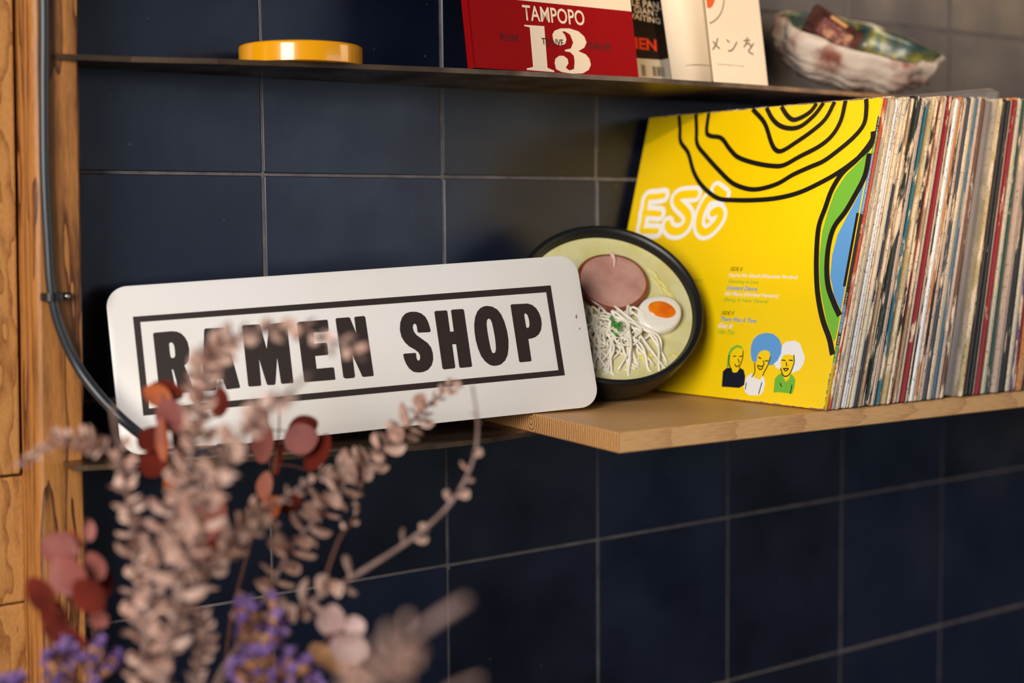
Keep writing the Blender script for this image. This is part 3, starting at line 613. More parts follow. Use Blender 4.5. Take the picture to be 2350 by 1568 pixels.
# ---------------------------------------------------------------- record sleeves
BLc, BRc, TRc = Vector((.3888, -.0136, -.2222)), Vector((.4039, -.3273, -.2223)), Vector((.4829, -.3206, .0682))
CW, CH = (BRc-BLc).length, (TRc-BRc).length
M['yellow'] = mat('yellow_print', (250, 212, 0), 0.38, rgb2=(246, 206, 2), nscale=5)
M['ink'] = mat('black_print', (22, 20, 16), 0.4)
M['green'] = mat('green_print', (116, 186, 58), 0.4)
M['blue'] = mat('blue_print', (96, 160, 222), 0.4)
M['whitep'] = mat('white_print', (240, 240, 238), 0.4)
M['navyp'] = mat('navy_print', (18, 24, 40), 0.45)
M['wornedge'] = mat('worn_card_edge', (196, 176, 150), 0.8, rgb2=(120, 96, 70), nscale=200)
def build_cover():
    mm = frame(BLc, BRc-BLc, TRc-BRc)
    r0 = root('record_sleeve', mm)
    bm = bmesh.new(); slab(bm, 0, CW, 0, CH, .0012, 0, .0052, .0007, n=3)
    p = bm_obj('sleeve_card', bm, M['yellow'], r0); autosmooth(p, 40)
    su, sv = CW/302*1000, CH/309*1000
    def sc(L, lim=(1.2, 301.0, .8, 308.2)):
        return [(min(max(x, lim[0]), lim[1])*su, min(max(z, lim[2]), lim[3])*sv) for x, z in L]
    g = COVER
    flat('green_shape', [sc(g['green'])], -.00016, M['green'], r0)
    flat('blue_shape', [sc(g['blue'])], -.00018, M['blue'], r0)
    strokes('ring_drawing', [sc(g['ring_right'][2], (1, 300, 1, 308))], 3.0, -.00040, M['ink'], r0, sub=4, cap=False)
    strokes('ring_drawing', [sc(q) for q in g['rings']], 5.0, -.00060, M['ink'], r0, sub=4, cap=False)
    strokes('ring_drawing', [sc(q) for q in g['ring_right'][:2]], 5.8, -.00064, M['ink'], r0, sub=4, cap=False)
    for L in ('E', 'S', 'G'):
        w = strokes('letter_outline', [sc(q) for q in g[L]], 17.5 if L != 'S' else 18.5, -.00020-.00001*'ESG'.index(L), M['whitep'], r0, sub=5)
        strokes('letter_fill', [sc(q) for q in g[L]], {'E': 6.5, 'S': 9.0, 'G': 8.5}[L], -.00048, M['yellow'], w, sub=5)
    for k, mt in (('afro_white', 'whitep'), ('afro_blue', 'blue'), ('hair_green', 'green'), ('jumper', 'navyp'), ('shirt_white', 'whitep'), ('shirt_green', 'green')):
        flat('drawn_'+k, [sc(g[k])], -.00018-.00001*(k == 'afro_blue'), M[mt], r0)
    strokes('drawn_faces', [sc(q) for q in g['features']], 1.1, -.00030, M['ink'], r0, sub=4)
    T = g['text']
    kx, kz = su, sv
    def tt(s, key, mt, wd, h=4.6, bold=0.0):
        x, z = T[key]; text('track_title', s, x*kx, z*kz-h*.5, h, M[mt], r0, y=-.0003, width=wd, bold=bold, shear=.25)
    tt('SIDE E', 'e', 'ink', 17, 4.0); tt("You're No Good (Alternate Version)", 'l1', 'whitep', 90, 5.0, .02)
    tt('Standing In Line', 'l2', 'green', 41); tt('Insistent Dance', 'l3', 'blue', 41, 4.6, .015)
    tt('No More (Original Version)', 'l4', 'whitep', 71, 5.0, .02); tt('(Being A New Opera)', 'l5', 'green', 59)
    tt('SIDE F', 'f', 'ink', 17, 4.0); tt('There Was A Time', 'g1', 'blue', 48, 4.6, .015)
    tt('Get It', 'g2', 'whitep', 20, 5.0, .02); tt('Like This', 'g3', 'green', 23)
    text('track_title', 'Version)', 108*kx, 119*kz, 4.6, M['green'], r0, width=17, shear=.25)
    text('track_title', 'In Me', 113*kx, 105*kz, 5, M['whitep'], r0, width=12, shear=.25, bold=.02)
    # spine lettering and colours, on the narrow front face of the sleeve
    sm = Matrix.Translation((CW+.00025, 0, 0)) @ Matrix.Rotation(math.radians(90), 4, 'Z')
    sp = root('spine', Matrix.Identity(4)); sp.parent = r0; sp.matrix_local = Matrix.Identity(4)
    bpy.data.objects.remove(sp)
    def spine_patch(z0, z1, mt, nm):
        bm = bmesh.new(); x = CW+.00012
        f = bm.faces.new([bm.verts.new(p) for p in ((x, .0004, z0), (x, .0048, z0), (x, .0048, z1), (x, .0004, z1))])
        return bm_obj(nm, bm, M[mt], r0, smooth=False, fix=False)
    spine_patch(.268, .283, 'ink', 'spine_print'); spine_patch(.246, .268, 'green', 'spine_print'); spine_patch(.222, .246, 'blue', 'spine_print')
    spine_patch(.188, .222, 'blue', 'spine_print'); spine_patch(.100, .188, 'ink', 'spine_print'); spine_patch(.075, .100, 'blue', 'spine_print'); spine_patch(.062, .075, 'ink', 'spine_print')
    spine_patch(.045, .062, 'green', 'spine_print')
    def spine_text(s, z, ln, mt='whitep'):
        q = text('spine_title', s, 0, 0, 2.3, M[mt], r0, y=0, width=ln, bold=.01)
        for v in q.data.vertices:
            a, c = v.co.x, v.co.z
            v.co = Vector((CW+.0003, .0014+c, z-a))
        for pgn in q.data.polygons: pass
        return q
    spine_text('ESG (EMERALD, SAPPHIRE AND GOLD)', .283, 92); spine_text('DANCE TO THE BEST OF ESG', .112, 72)
    # scuffed top and corner edge
    bm = bmesh.new(); rnd = random.Random(3)
    for k in range(46):
        u = rnd.random()**.7*CW*.98+.002; l = rnd.uniform(.002, .014)
        box(bm, u, min(u+l, CW-.001), -.00025, .003, CH-.0007*rnd.random()-.0004, CH+.0006*rnd.random())
    for k in range(9):
        v = rnd.random()*.035; box(bm, CW-.0007, CW+.0002, -.0002, .0004, v, v+rnd.uniform(.001, .004))
    for k in range(20):
        u = CW-rnd.random()**2*.12-.004; box(bm, u, u+rnd.uniform(.002, .008), -.0003, .0004, 0, rnd.uniform(.0004, .0012))
    bm_obj('scuffed_edge', bm, M['wornedge'], r0, smooth=False)
    tag(r0, 'bright yellow record sleeve with black ring drawing, white outlined letters and three drawn heads', 'record sleeve')
build_cover()

PAL = dict(
    orange_red=((177, 72, 46), .35), grey_cream=((159, 151, 135), .5), cream=((190, 175, 153), .4), tan=((159, 130, 99), .5),
    white=((228, 226, 225), .12), red_flecked_cream=((144, 48, 43), .72), ivory=((199, 189, 168), .4), navy=((28, 36, 58), .38), straw=((177, 156, 111), .5),
    torn_black=((26, 24, 24), .5), black_and_mint=((26, 40, 36), .45), teal=((24, 92, 108), .38), crimson=((135, 18, 32), .25), scarlet=((158, 32, 25), .3),
    orange=((184, 118, 63), .35), steel_blue=((84, 124, 150), .3), pinkish_cream=((184, 159, 144), .3), brown=((99, 65, 46), .4), black=((20, 20, 22), .12),
    dark_green=((16, 66, 58), .25), slate=((58, 62, 70), .3), purple=((84, 56, 110), .45), charcoal=((44, 42, 46), .35))
SM = {k: spine_mat('spine_'+k, v[0], v[1], worn=(220, 196, 166) if k != 'white' else (214, 202, 188)) for k, v in PAL.items()}
M['sleeve_side'] = mat('sleeve_side', (206, 190, 165), 0.7, rgb2=(150, 120, 90), nscale=30)
# photo column of each spine's foot, colour
SP = [(1899.5, 'orange_red'), (1911, 'grey_cream'), (1919, 'cream'), (1927, 'tan'), (1934.5, 'white'), (1947, 'red_flecked_cream'), (1954, 'ivory'), (1961, 'navy'), (1966.5, 'cream'),
      (1973, 'tan'), (1980, 'torn_black'), (1989, 'black_and_mint'), (1998, 'pinkish_cream'), (2006, 'grey_cream'), (2012, 'teal'), (2019, 'cream'), (2026, 'straw'), (2035, 'torn_black'), (2043, 'scarlet'), (2052, 'tan'),
      (2059.5, 'ivory'), (2070.5, 'crimson'), (2078, 'cream'), (2084, 'torn_black'), (2089, 'white'), (2099, 'orange'), (2106, 'torn_black'), (2113, 'pinkish_cream'), (2119.5, 'slate'), (2126.5, 'cream'), (2139, 'steel_blue'),
      (2150, 'pinkish_cream'), (2158, 'brown'), (2168, 'PLASTIC'), (2204, 'straw'), (2210, 'brown'), (2216, 'black'), (2223.5, 'black'), (2231.5, 'pinkish_cream'), (2239, 'crimson'), (2246.5, 'orange'), (2254, 'ivory'),
      (2264, 'dark_green'), (2268.5, 'cream'), (2278, 'pinkish_cream'), (2290, 'slate'), (2299, 'black'), (2308.5, 'ivory'), (2320, 'purple'), (2328.5, 'crimson'), (2336, 'orange'), (2344, 'charcoal'), (2352, 'cream'), (2362, 'scarlet'), (2370, 'torn_black'), (2379, 'END')]
ORD = ['first', 'second', 'third', 'fourth', 'fifth', 'sixth', 'seventh', 'eighth', 'ninth', 'tenth', 'eleventh', 'twelfth', 'thirteenth', 'fourteenth', 'fifteenth', 'sixteenth', 'seventeenth', 'eighteenth', 'nineteenth']
TEN = ['', '', 'twenty', 'thirty', 'forty', 'fifty']
def ordinal(n):
    if n <= 19: return ORD[n-1]
    t, u = divmod(n, 10)
    return TEN[t][:-1]+'ieth' if u == 0 else TEN[t]+'-'+ORD[u-1]
def top_x(x): return .4908+(x-.4103)*.883
def foot_y(x): return -.3290-.055*(x-.405)
def build_records():
    rnd = random.Random(11)
    clear = bpy.data.materials.new('clear_pvc'); clear.use_nodes = True
    b = clear.node_tree.nodes['Principled BSDF']; b.inputs['Base Color'].default_value = (.9, .9, .92, 1)
    b.inputs['Roughness'].default_value = .12; b.inputs['Transmission Weight'].default_value = .85; b.inputs['IOR'].default_value = 1.12; b.inputs['Alpha'].default_value = .55
    names = {k: k.replace('_', ' ') for k in PAL}
    n = len(SP)-1
    xs = []
    for px, c in SP:
        x = .45
        for _ in range(6): x = at_y(px, 930, foot_y(x)).x
        xs.append(x)
    xs[0] = max(xs[0], .4103)
    for i in range(n):
        c = SP[i][1]; x0, x1 = xs[i], xs[i+1]
        xm = (x0+x1)/2; ln = math.asin((top_x(x0)-x0)/.3025)
        t = max(.0014, (x1-x0)*.883*math.cos(ln)-.0003)
        d = (BRc-BLc).normalized(); d = Vector((d.x*(1-.5*i/n), d.y, 0)).normalized()
        up = Vector((math.sin(ln), 0, math.cos(ln))); up = (up-d*up.dot(d)).normalized()
        out = rnd.uniform(-.0015, .0020) if i else 0
        Wd, Ht = .3135, .3020+rnd.uniform(-.0022, .0022)
        foot = Vector((x0, foot_y(x0)-out, PT+.0003+t*math.sin(ln)))
        mm = frame(foot-d*Wd, d, up)
        r0 = root('record_sleeve', mm)
        if c == 'PLASTIC':
            t -= .0016
            bm = bmesh.new(); slab(bm, .0, Wd-.004, .0, Ht-.004, .003, .0022, t-.0022, .002, 3)
            bm_obj('boxed_set', bm, mat('faded_box', (150, 134, 124), .6, rgb2=(84, 78, 86), nscale=9, nstretch=(1, 30, .4)), r0)
            bm = bmesh.new(); slab(bm, -.001, Wd+.002, .0, Ht+.006, .002, .0003, t-.0003, .0015, 3)
            bm_obj('plastic_cover', bm, clear, r0)
            lab = 'thick boxed record set in a clear plastic outer cover, widest spine in the row'
        else:
            bm = bmesh.new()
            if t > .0030 and rnd.random() < .6:       # bulging sleeve with a groove
                slab(bm, 0, Wd, 0, Ht, .0022, 0, t*.50, min(.0010, t*.24), 3)
                slab(bm, 0, Wd-.0008*rnd.random(), .0006*rnd.random(), Ht-.0012*rnd.random(), .0022, t*.5, t, min(.0009, t*.22), 3)
            else: slab(bm, 0, Wd-.0012*rnd.random(), 0, Ht, .0022, 0, t*rnd.uniform(.86, .97), min(.0016, t*.42), 3)
            p = bm_obj('sleeve_card', bm, SM[c], r0); autosmooth(p, 45)
            left = 'the yellow sleeve' if i == 0 else names.get(SP[i-1][1], 'plastic covered')+' one'
            right = names.get(SP[i+1][1], 'plastic covered' if SP[i+1][1] == 'PLASTIC' else 'frame edge')
            if i == 0: lab = 'worn orange red record spine directly touching the yellow sleeve'
            else:
                lab = '%s record spine, %s right of the yellow sleeve, beside the %s' % (names[c], ordinal(i+1), left)
        if i == 4:
            for s, z, l in (('SOUL JAZZ RECORDS', .292, 42), ('SJR LP 43', .04, 16)):
                q = text('spine_title', s, 0, 0, 1.7, M['ink'], r0, y=0, width=l, bold=.01)
                for v in q.data.vertices:
                    a_, c_ = v.co.x, v.co.z; v.co = Vector((Wd+.0003, t*.4-.0008+c_, z-a_))
        tag(r0, lab, 'record sleeve', 'records standing in a leaning row on the pine board')
build_records()

# ---------------------------------------------------------------- things on the upper shelf
M['redbook'] = mat('red_cover', (148, 0, 6), 0.7, spec=.15, rgb2=(142, 0, 6), nscale=8)
M['creamprint'] = mat('cream_print', (236, 214, 186), 0.45)
M['darkprint'] = mat('dark_print', (60, 6, 8), 0.5)
M['pages'] = mat('book_pages', (226, 208, 176), 0.8, rgb2=(196, 176, 140), nscale=4, nstretch=(1, 300, 1))
M['orangep'] = mat('orange_print', (240, 70, 34), 0.45)
def tilt_root(name, x, y, deg=9):
    return root(name, Matrix.Translation((x, y, UP_TOP+.0004)) @ Matrix.Rotation(math.radians(-deg), 4, 'X'))
def sit(o, deg=9):
    """a leaning book's foot is sheared flat onto the shelf"""
    for v in o.data.vertices:
        if v.co.z < .01: v.co.z += max(v.co.y, 0)*math.tan(math.radians(deg))
    return o
def book(r0, w, h, t, cover, b=.0008):
    bm = bmesh.new(); slab(bm, 0, w, 0, h, .001, 0, .0008, .0002, 2); slab(bm, 0, w, 0, h, .001, t-.0008, t, .0002, 2)
    box(bm, 0, .0009, 0, t, 0, h)
    sit(bm_obj('cover', bm, cover, r0, smooth=False))
    bm = bmesh.new(); box(bm, .0009, w-.002, .0008, t-.0008, .0015, h-.0015)
    sit(bm_obj('pages', bm, M['pages'], r0, smooth=False))
def build_upper():
    r0 = tilt_root('book', .1475, -.136)
    book(r0, .197, .25, .011, M['redbook'])
    flat('cream_panel', [[(.5, 67.5), (196.5, 67.5), (196.5, 249), (.5, 249)]], -.00015, M['creamprint'], r0)
    bm = bmesh.new()
    text('title', 'TAMPOPO', 61, 48.5, 15.0, M['creamprint'], r0, width=74, bold=.012)
    flat('number_one', [[(61.4, 44.2), (85.0, 44.6), (83.8, 4.5), (91.4, 2.2), (91.4, .7), (59.0, 1.1), (59.2, 2.6), (66.8, 4.3), (67.6, 42.2), (61.4, 42.9)]], -.0003, M['creamprint'], r0)
    three = [(94.0, 32.3), (93.8, 37.3), (96.9, 41.1), (104.4, 43.8), (115.3, 44.6), (125.9, 42.5), (132.6, 37.8), (134.6, 32.1), (131.1, 26.8), (123.3, 23.0), (132.1, 20.3), (136.1, 16.2), (137.2, 10.4), (133.8, 5.2), (126.0, 1.4), (113.2, .4), (100.7, 1.2), (93.9, 3.7), (92.9, 9.4), (94.3, 13.7), (99.2, 16.9), (104.6, 17.2), (109.2, 14.6), (109.6, 10.3), (105.8, 5.8), (110.0, 3.3), (115.7, 5.0), (117.4, 12.2), (117.2, 18.0), (113.2, 21.3), (106.9, 21.7), (107.0, 23.2), (114.5, 25.0), (118.0, 31.0), (115.3, 38.6), (109.4, 41.3), (105.8, 41.0), (109.0, 37.7), (110.2, 33.4), (107.9, 28.9), (102.3, 27.1), (96.2, 28.2)]
    flat('number_three', [three], -.0003, M['creamprint'], r0)
    text('tagline', 'TO EAT', 31.5, 27.3, 6.6, M['darkprint'], r0, width=22, y=-.0004, bold=.02)
    text('tagline', 'TO LIVE', 80, 26.5, 6.6, M['darkprint'], r0, width=26, y=-.0005, bold=.02)
    text('tagline', 'OUR LIFE', 136, 26.0, 6.6, M['darkprint'], r0, width=28, y=-.0004, bold=.02)
    tag(r0, 'red and cream book with a big white 13, leaning back on the upper shelf', 'book')

    r1 = tilt_root('magazine', .262, -.083)
    bm = bmesh.new(); slab(bm, 0, .235, 0, .27, .001, 0, .006, .0004, 2)
    bm_obj('cover', bm, mat('magazine_black', (26, 20, 19), 0.3, rgb2=(48, 36, 28), nscale=14), r1, smooth=False)
    sit(r1.children[0])
    text('title', 'RAMEN', 92, 39.5, 12.5, M['orangep'], r1, width=66, bold=.03, rot=-.03)
    text('blurb', 'WITH A LITTLE PAN.', 60, 86, 8.0, M['creamprint'], r1, width=110, bold=.02, rot=-.03)
    text('blurb', 'ONCE A GIANT', 86, 82-3.0, 7.0, M['creamprint'], r1, width=80, bold=.02, rot=-.05)
    text('blurb', 'IS WAITING', 110, 71.5, 6.4, M['creamprint'], r1, width=57, bold=.02, rot=-.08)
    flat('white_label', [[(60, 3), (234, 3), (234, 29), (60, 28)]], -.0002, mat('label_white', (226, 212, 190), .5), r1)
    flat('pale_curve', [[(160, 28)]+[(160+i*7.4, 28+8*math.sin(i/9*math.pi*.6)) for i in range(1, 11)]+[(234, 28)]], -.00022, M['creamprint'], r1)
    bm = bmesh.new(); rnd = random.Random(5)
    def bars(x0, x1, z0, z1):
        x = x0
        while x < x1:
            w = rnd.choice((.5, .8, 1.3)); x2 = min(x+w, x1)
            f = bm.faces.new([bm.verts.new((a*.001, -.0003, c*.001)) for a, c in ((x, z0), (x2, z0), (x2, z1), (x, z1))]); x = x2+rnd.choice((.5, .8))
    bars(134, 139, 10, 22); bars(149, 165, 10.5, 21)
    bm_obj('barcode', bm, M['ink'], r1, smooth=False, fix=False)
    tag(r1, 'black magazine with orange title and barcode, between the red and the cream book', 'magazine')

    r2 = tilt_root('book', .4377, -.1455)
    cov = mat('cream_cover', (246, 228, 204), 0.5, rgb2=(242, 220, 190), nscale=10)
    bm = bmesh.new(); W_, H_, T_ = .0775, .24, .024
    slab(bm, 0, W_, 0, H_, .0012, 0, .001, .0003, 2); slab(bm, 0, W_, 0, H_, .0012, T_-.001, T_, .0003, 2)
    sit(bm_obj('cover', bm, cov, r2, smooth=False))
    bm = bmesh.new(); N = 14; prev = None
    def curve(t): return (-.0020-.0385*t-.0030*math.sin(math.pi*t*.5), .0012*math.sin(math.pi*t)-.002*math.sin(math.pi*t)+.020*t**5+.0008)
    for k in range(N+1):
        x, y = curve(k/N)
        cur = (bm.verts.new((x, y, 0)), bm.verts.new((x+.008*(k/N)*0, y, H_)), bm.verts.new((x+.0002, y+.0012, H_)), bm.verts.new((x+.0002, y+.0012, 0)))
        if prev:
            for q in range(4): bm.faces.new((prev[q], prev[(q+1) % 4], cur[(q+1) % 4], cur[q]))
        else: bm.faces.new(cur)
        prev = cur
    bm.faces.new(prev)
    for v in bm.verts:                       # the flap flares a little towards its top
        if v.co.z > .1: v.co.x *= 1.12
    for v in bm.verts:
        if v.co.x < 0 and v.co.z < .01: v.co.x *= .88
    sit(bm_obj('jacket_flap', bm, cov, r2))
    bm = bmesh.new()
    for k in range(N):
        (xa, ya), (xb, yb) = curve(k/N), curve((k+1)/N)
        bm.faces.new([bm.verts.new(p) for p in ((xa*.89, ya-.0003, .0165), (xa*.89, ya-.0003, .0178), (xb*.89, yb-.0003, .0178), (xb*.89, yb-.0003, .0165))])
    lineb = bm
    bm = bmesh.new(); box(bm, .001, W_-.002, .001, T_-.001, .0015, H_-.0015); sit(bm_obj('pages', bm, M['pages'], r2, smooth=False))
    greyp = mat('grey_print', (150, 134, 112), .5)
    def arc(cx, cz, r, a0, a1, n=14): return [(cx+r*math.cos(math.radians(a0+(a1-a0)*k/n)), cz+r*math.sin(math.radians(a0+(a1-a0)*k/n))) for k in range(n+1)]
    strokes('drawn_bowl_rim', [arc(-8, 95, 35, -73, 20)], 1.7, -.0002, greyp, r2, sub=1, cap=False)
    flat('orange_spot', [[(1, 110), (1, 78), (4, 77), (9, 80), (13, 86), (16, 95), (18, 110)]], -.0002, mat('orange_ink', (226, 96, 30), .5), r2)
    ink = mat('soft_ink', (116, 100, 78), .5)
    strokes('drawn_characters', [[(11, 46), (8, 40), (3, 34.5)], [(4.5, 42.5), (8, 39), (12, 36)],
        [(24.5, 45.5), (27, 43.5)], [(25, 34), (31, 36), (38, 44)],
        [(49, 46.5), (57, 47.5)], [(54, 50), (52, 44), (48, 40)], [(51, 43), (56, 44), (58, 40)], [(62, 44), (56, 38), (54, 35), (60, 33)]], 1.7, -.0002, ink, r2, sub=3)
    text('small_print', 'ramen tsukuri no hon', 7, 18.5, 2.0, greyp, r2, width=38, y=-.0002)
    bm_obj('flap_line', lineb, greyp, r2, smooth=False, fix=False)
    tag(r2, 'cream book with brushed characters and open jacket flap, beside the black magazine', 'book')

    # round yellow tin
    bm = bmesh.new()
    lathe_bm(bm, [(0, 0), (.0535, 0), (.0550, .0006), (.0552, .0150), (.0548, .0168), (.0535, .0176), (.050, .0178), (.047, .0172), (0, .0172)], 96)
    o = bm_obj('round_tin', bm, mat('yellow_lacquer', (238, 160, 6), 0.22, coat=0.5), smooth=True)
    autosmooth(o, 50); o.location = (.0095, -.062, UP_TOP+.0002)
    tag(o, 'shallow round glossy yellow tin at the left end of the upper shelf', 'tin')
build_upper()

# ---------------------------------------------------------------- abalone shell
def shell_mats():
    a = mat('shell_outside', (204, 190, 178), 0.6, rgb2=(140, 84, 70), nscale=26, nstretch=(1, 1.6, 1), lo=.48, hi=.66, bump=.9, bscale=55)
    nt = a.node_tree
    b = bpy.data.materials.new('mother_of_pearl'); b.use_nodes = True
    n2 = b.node_tree; p = n2.nodes['Principled BSDF']; p.inputs['Roughness'].default_value = .38; p.inputs['Metallic'].default_value = .12; p.inputs['Coat Weight'].default_value = .2
    tc = n2.nodes.new('ShaderNodeTexCoord'); nz = n2.nodes.new('ShaderNodeTexNoise'); nz.inputs['Scale'].default_value = 22; nz.inputs['Detail'].default_value = 3; nz.inputs['Distortion'].default_value = 1.2
    n2.links.new(tc.outputs['Object'], nz.inputs['Vector'])
    cr = n2.nodes.new('ShaderNodeValToRGB'); els = cr.color_ramp.elements
    els[0].position = .3; els[0].color = lin((40, 52, 54)); els[1].position = .75; els[1].color = lin((120, 104, 116))
    for pos, c in ((.4, (34, 62, 58)), (.48, (84, 86, 46)), (.54, (140, 132, 44)), (.6, (60, 92, 82)), (.67, (92, 74, 80))):
        e = els.new(pos); e.color = lin(c)
    n2.links.new(nz.outputs[0], cr.inputs[0]); n2.links.new(cr.outputs[0], p.inputs['Base Color'])
    return a, b
def build_shell():
    A, B = at_y(1796, 78, -.055), at_y(2156, 170, -.150)
    ctr = (A+B)/2; X = (B-A).normalized(); half = (B-A).length/2
    view = (EYE-ctr).normalized()
    # opening looks up and towards the room
    n = (Vector((0, 0, 1))*1.0 + view*0.46); n = (n-X*n.dot(X)).normalized()
    Y = n.cross(X)
    mm = Matrix((X, Y, n)).transposed().to_4x4(); mm.translation = ctr
    r0 = root('abalone_shell', mm)
    rnd = random.Random(9)
    U, V = 72, 18
    def radius(t):
        return 1+.05*math.sin(2*t+1)+.035*math.sin(5*t+.5)+.02*math.sin(11*t)
    bm = bmesh.new(); outer, inner = [], []
    for j in range(V+1):
        s = j/V; ph = s*math.pi/2
        ro, ri = [], []
        for i in range(U):
            t = 2*math.pi*i/U
            w = radius(t)
            off = -.28*(1-math.sin(ph))             # the deep part sits toward the left (spire) end
            cx = off*half
            rx, ry = half*math.sin(ph)**.8*w, half*.70*math.sin(ph)**.8*w
            dep = -.060*math.cos(ph)**.8
            rid = .0016*math.sin(14*s*math.pi+3*t)+.0022*math.sin(9*t+6*s)*math.sin(ph)+rnd.uniform(-.0007, .0007)
            ro.append(bm.verts.new((cx+(rx+rid)*math.cos(t), (ry+rid)*math.sin(t), dep-rid*.8)))
            ri.append(bm.verts.new((cx+(rx-.0048)*math.cos(t), (ry-.0048)*math.sin(t), dep*.88-.0005*(s > .98)+.0005)))
        outer.append(ro); inner.append(ri)
    def skin(rows, mi):
        for P, Q in zip(rows, rows[1:]):
            for i in range(U):
                f = bm.faces.new((P[i], P[(i+1) % U], Q[(i+1) % U], Q[i])); f.material_index = mi
    skin(outer[1:], 0); skin(inner[1:], 1)
    f = bm.faces.new(outer[1]); f.material_index = 0
    f = bm.faces.new(inner[1]); f.material_index = 1
    for k in (0,):
        for v in outer[0]+inner[0]: bm.verts.remove(v)
    for i in range(U): 
        f = bm.faces.new((outer[-1][i], outer[-1][(i+1) % U], inner[-1][(i+1) % U], inner[-1][i])); f.material_index = 0
    a, b = shell_mats()
    o = bm_obj('shell', bm, [a, b], r0)
    tag(r0, 'rough abalone shell with pearly inside resting on the upper shelf above the records', 'shell')
    # lowest point to the shelf top
    low = min((mm @ v.co).z for v in o.data.vertices)
    r0.location.z += UP_TOP+.0003-low
    # small picture matchbox lying in the shell
    c = at(1915, 72, 1.672)
    Xb = (at(1985, 128, 1.60)-at(1850, 40, 1.60)).normalized()
    Xb = (RGT*.80-UPV*.50+FWD*.10).normalized()
    Zb = (UPV*.80+RGT*.55+FWD*.35).normalized()
    mb = frame(c, Xb, Zb)
    r1 = root('matchbox', mb)
    bm = bmesh.new(); box(bm, -.033, .033, 0, .010, -.019, .019, .0008)
    bm_obj('box_sleeve', bm, mat('matchbox_dark', (46, 26, 22), .35, rgb2=(96, 56, 48), nscale=60), r1, smooth=False)
    flat('picture_label', [[(-20, -13), (24, -14), (22, 8), (-18, 9)]], -.0002, mat('picture_label', (120, 74, 72), .4, rgb2=(190, 140, 110), nscale=90, lo=.5, hi=.6), r1)
    flat('title_label', [[(-12, 12), (10, 12), (11, 16.5), (-11, 16.5)]], -.0003, mat('title_label', (214, 160, 104), .4), r1)
    tag(r1, 'small dark matchbox with a picture label lying inside the abalone shell', 'matchbox')
build_shell()

# ---------------------------------------------------------------- dried flowers in front
M['bract'] = mat('dried_bract', (212, 180, 164), 0.8, rgb2=(172, 126, 108), nscale=60, lo=.35, hi=.7)
M['stem'] = mat('dried_stem', (150, 124, 116), 0.8, rgb2=(110, 84, 74), nscale=50)
M['twig'] = mat('brown_twig', (110, 70, 50), 0.8)
M['leafpink'] = mat('dried_leaf_pink', (150, 82, 72), 0.65, rgb2=(126, 60, 52), nscale=40)
M['leafdark'] = mat('dried_leaf_dark', (112, 36, 22), 0.85, spec=.15, rgb2=(80, 24, 15), nscale=40)
M['leaforange'] = mat('dried_leaf_orange', (182, 88, 34), 0.55, rgb2=(140, 60, 24), nscale=40)
M['leafmauve'] = mat('dried_leaf_mauve', (184, 154, 146), 0.65, rgb2=(148, 112, 108), nscale=40)
M['leafochre'] = mat('dried_leaf_ochre', (150, 100, 50), 0.6)
M['statice'] = mat('purple_statice', (148, 116, 172), 0.7, rgb2=(106, 76, 142), nscale=80)
M['calyx'] = mat('tan_calyx', (206, 150, 100), 0.75, rgb2=(176, 116, 70), nscale=80)
MOUTH = at(430, 2080, .92)
def petal(bm, base, d, nrm, L, Wd, cup, mi=0, curl=.25, nu=5, nv=5):
    d = d.normalized(); nrm = (nrm-d*nrm.dot(d)).normalized(); s = d.cross(nrm)
    rows = []
    for i in range(nu+1):
        u = i/nu; w = Wd*.5*(math.sin(math.pi*min(1, u*.93+.05))**.62)
        row = []
        for j in range(nv):
            v = (j/(nv-1))*2-1
            p = base + d*(L*u) + s*(w*v) + nrm*(cup*w*v*v + curl*L*(u*u-u*.3))
            row.append(bm.verts.new(p))
        rows.append(row)
    for A, B in zip(rows, rows[1:]):
        for j in range(nv-1):
            f = bm.faces.new((A[j], A[j+1], B[j+1], B[j])); f.material_index = mi
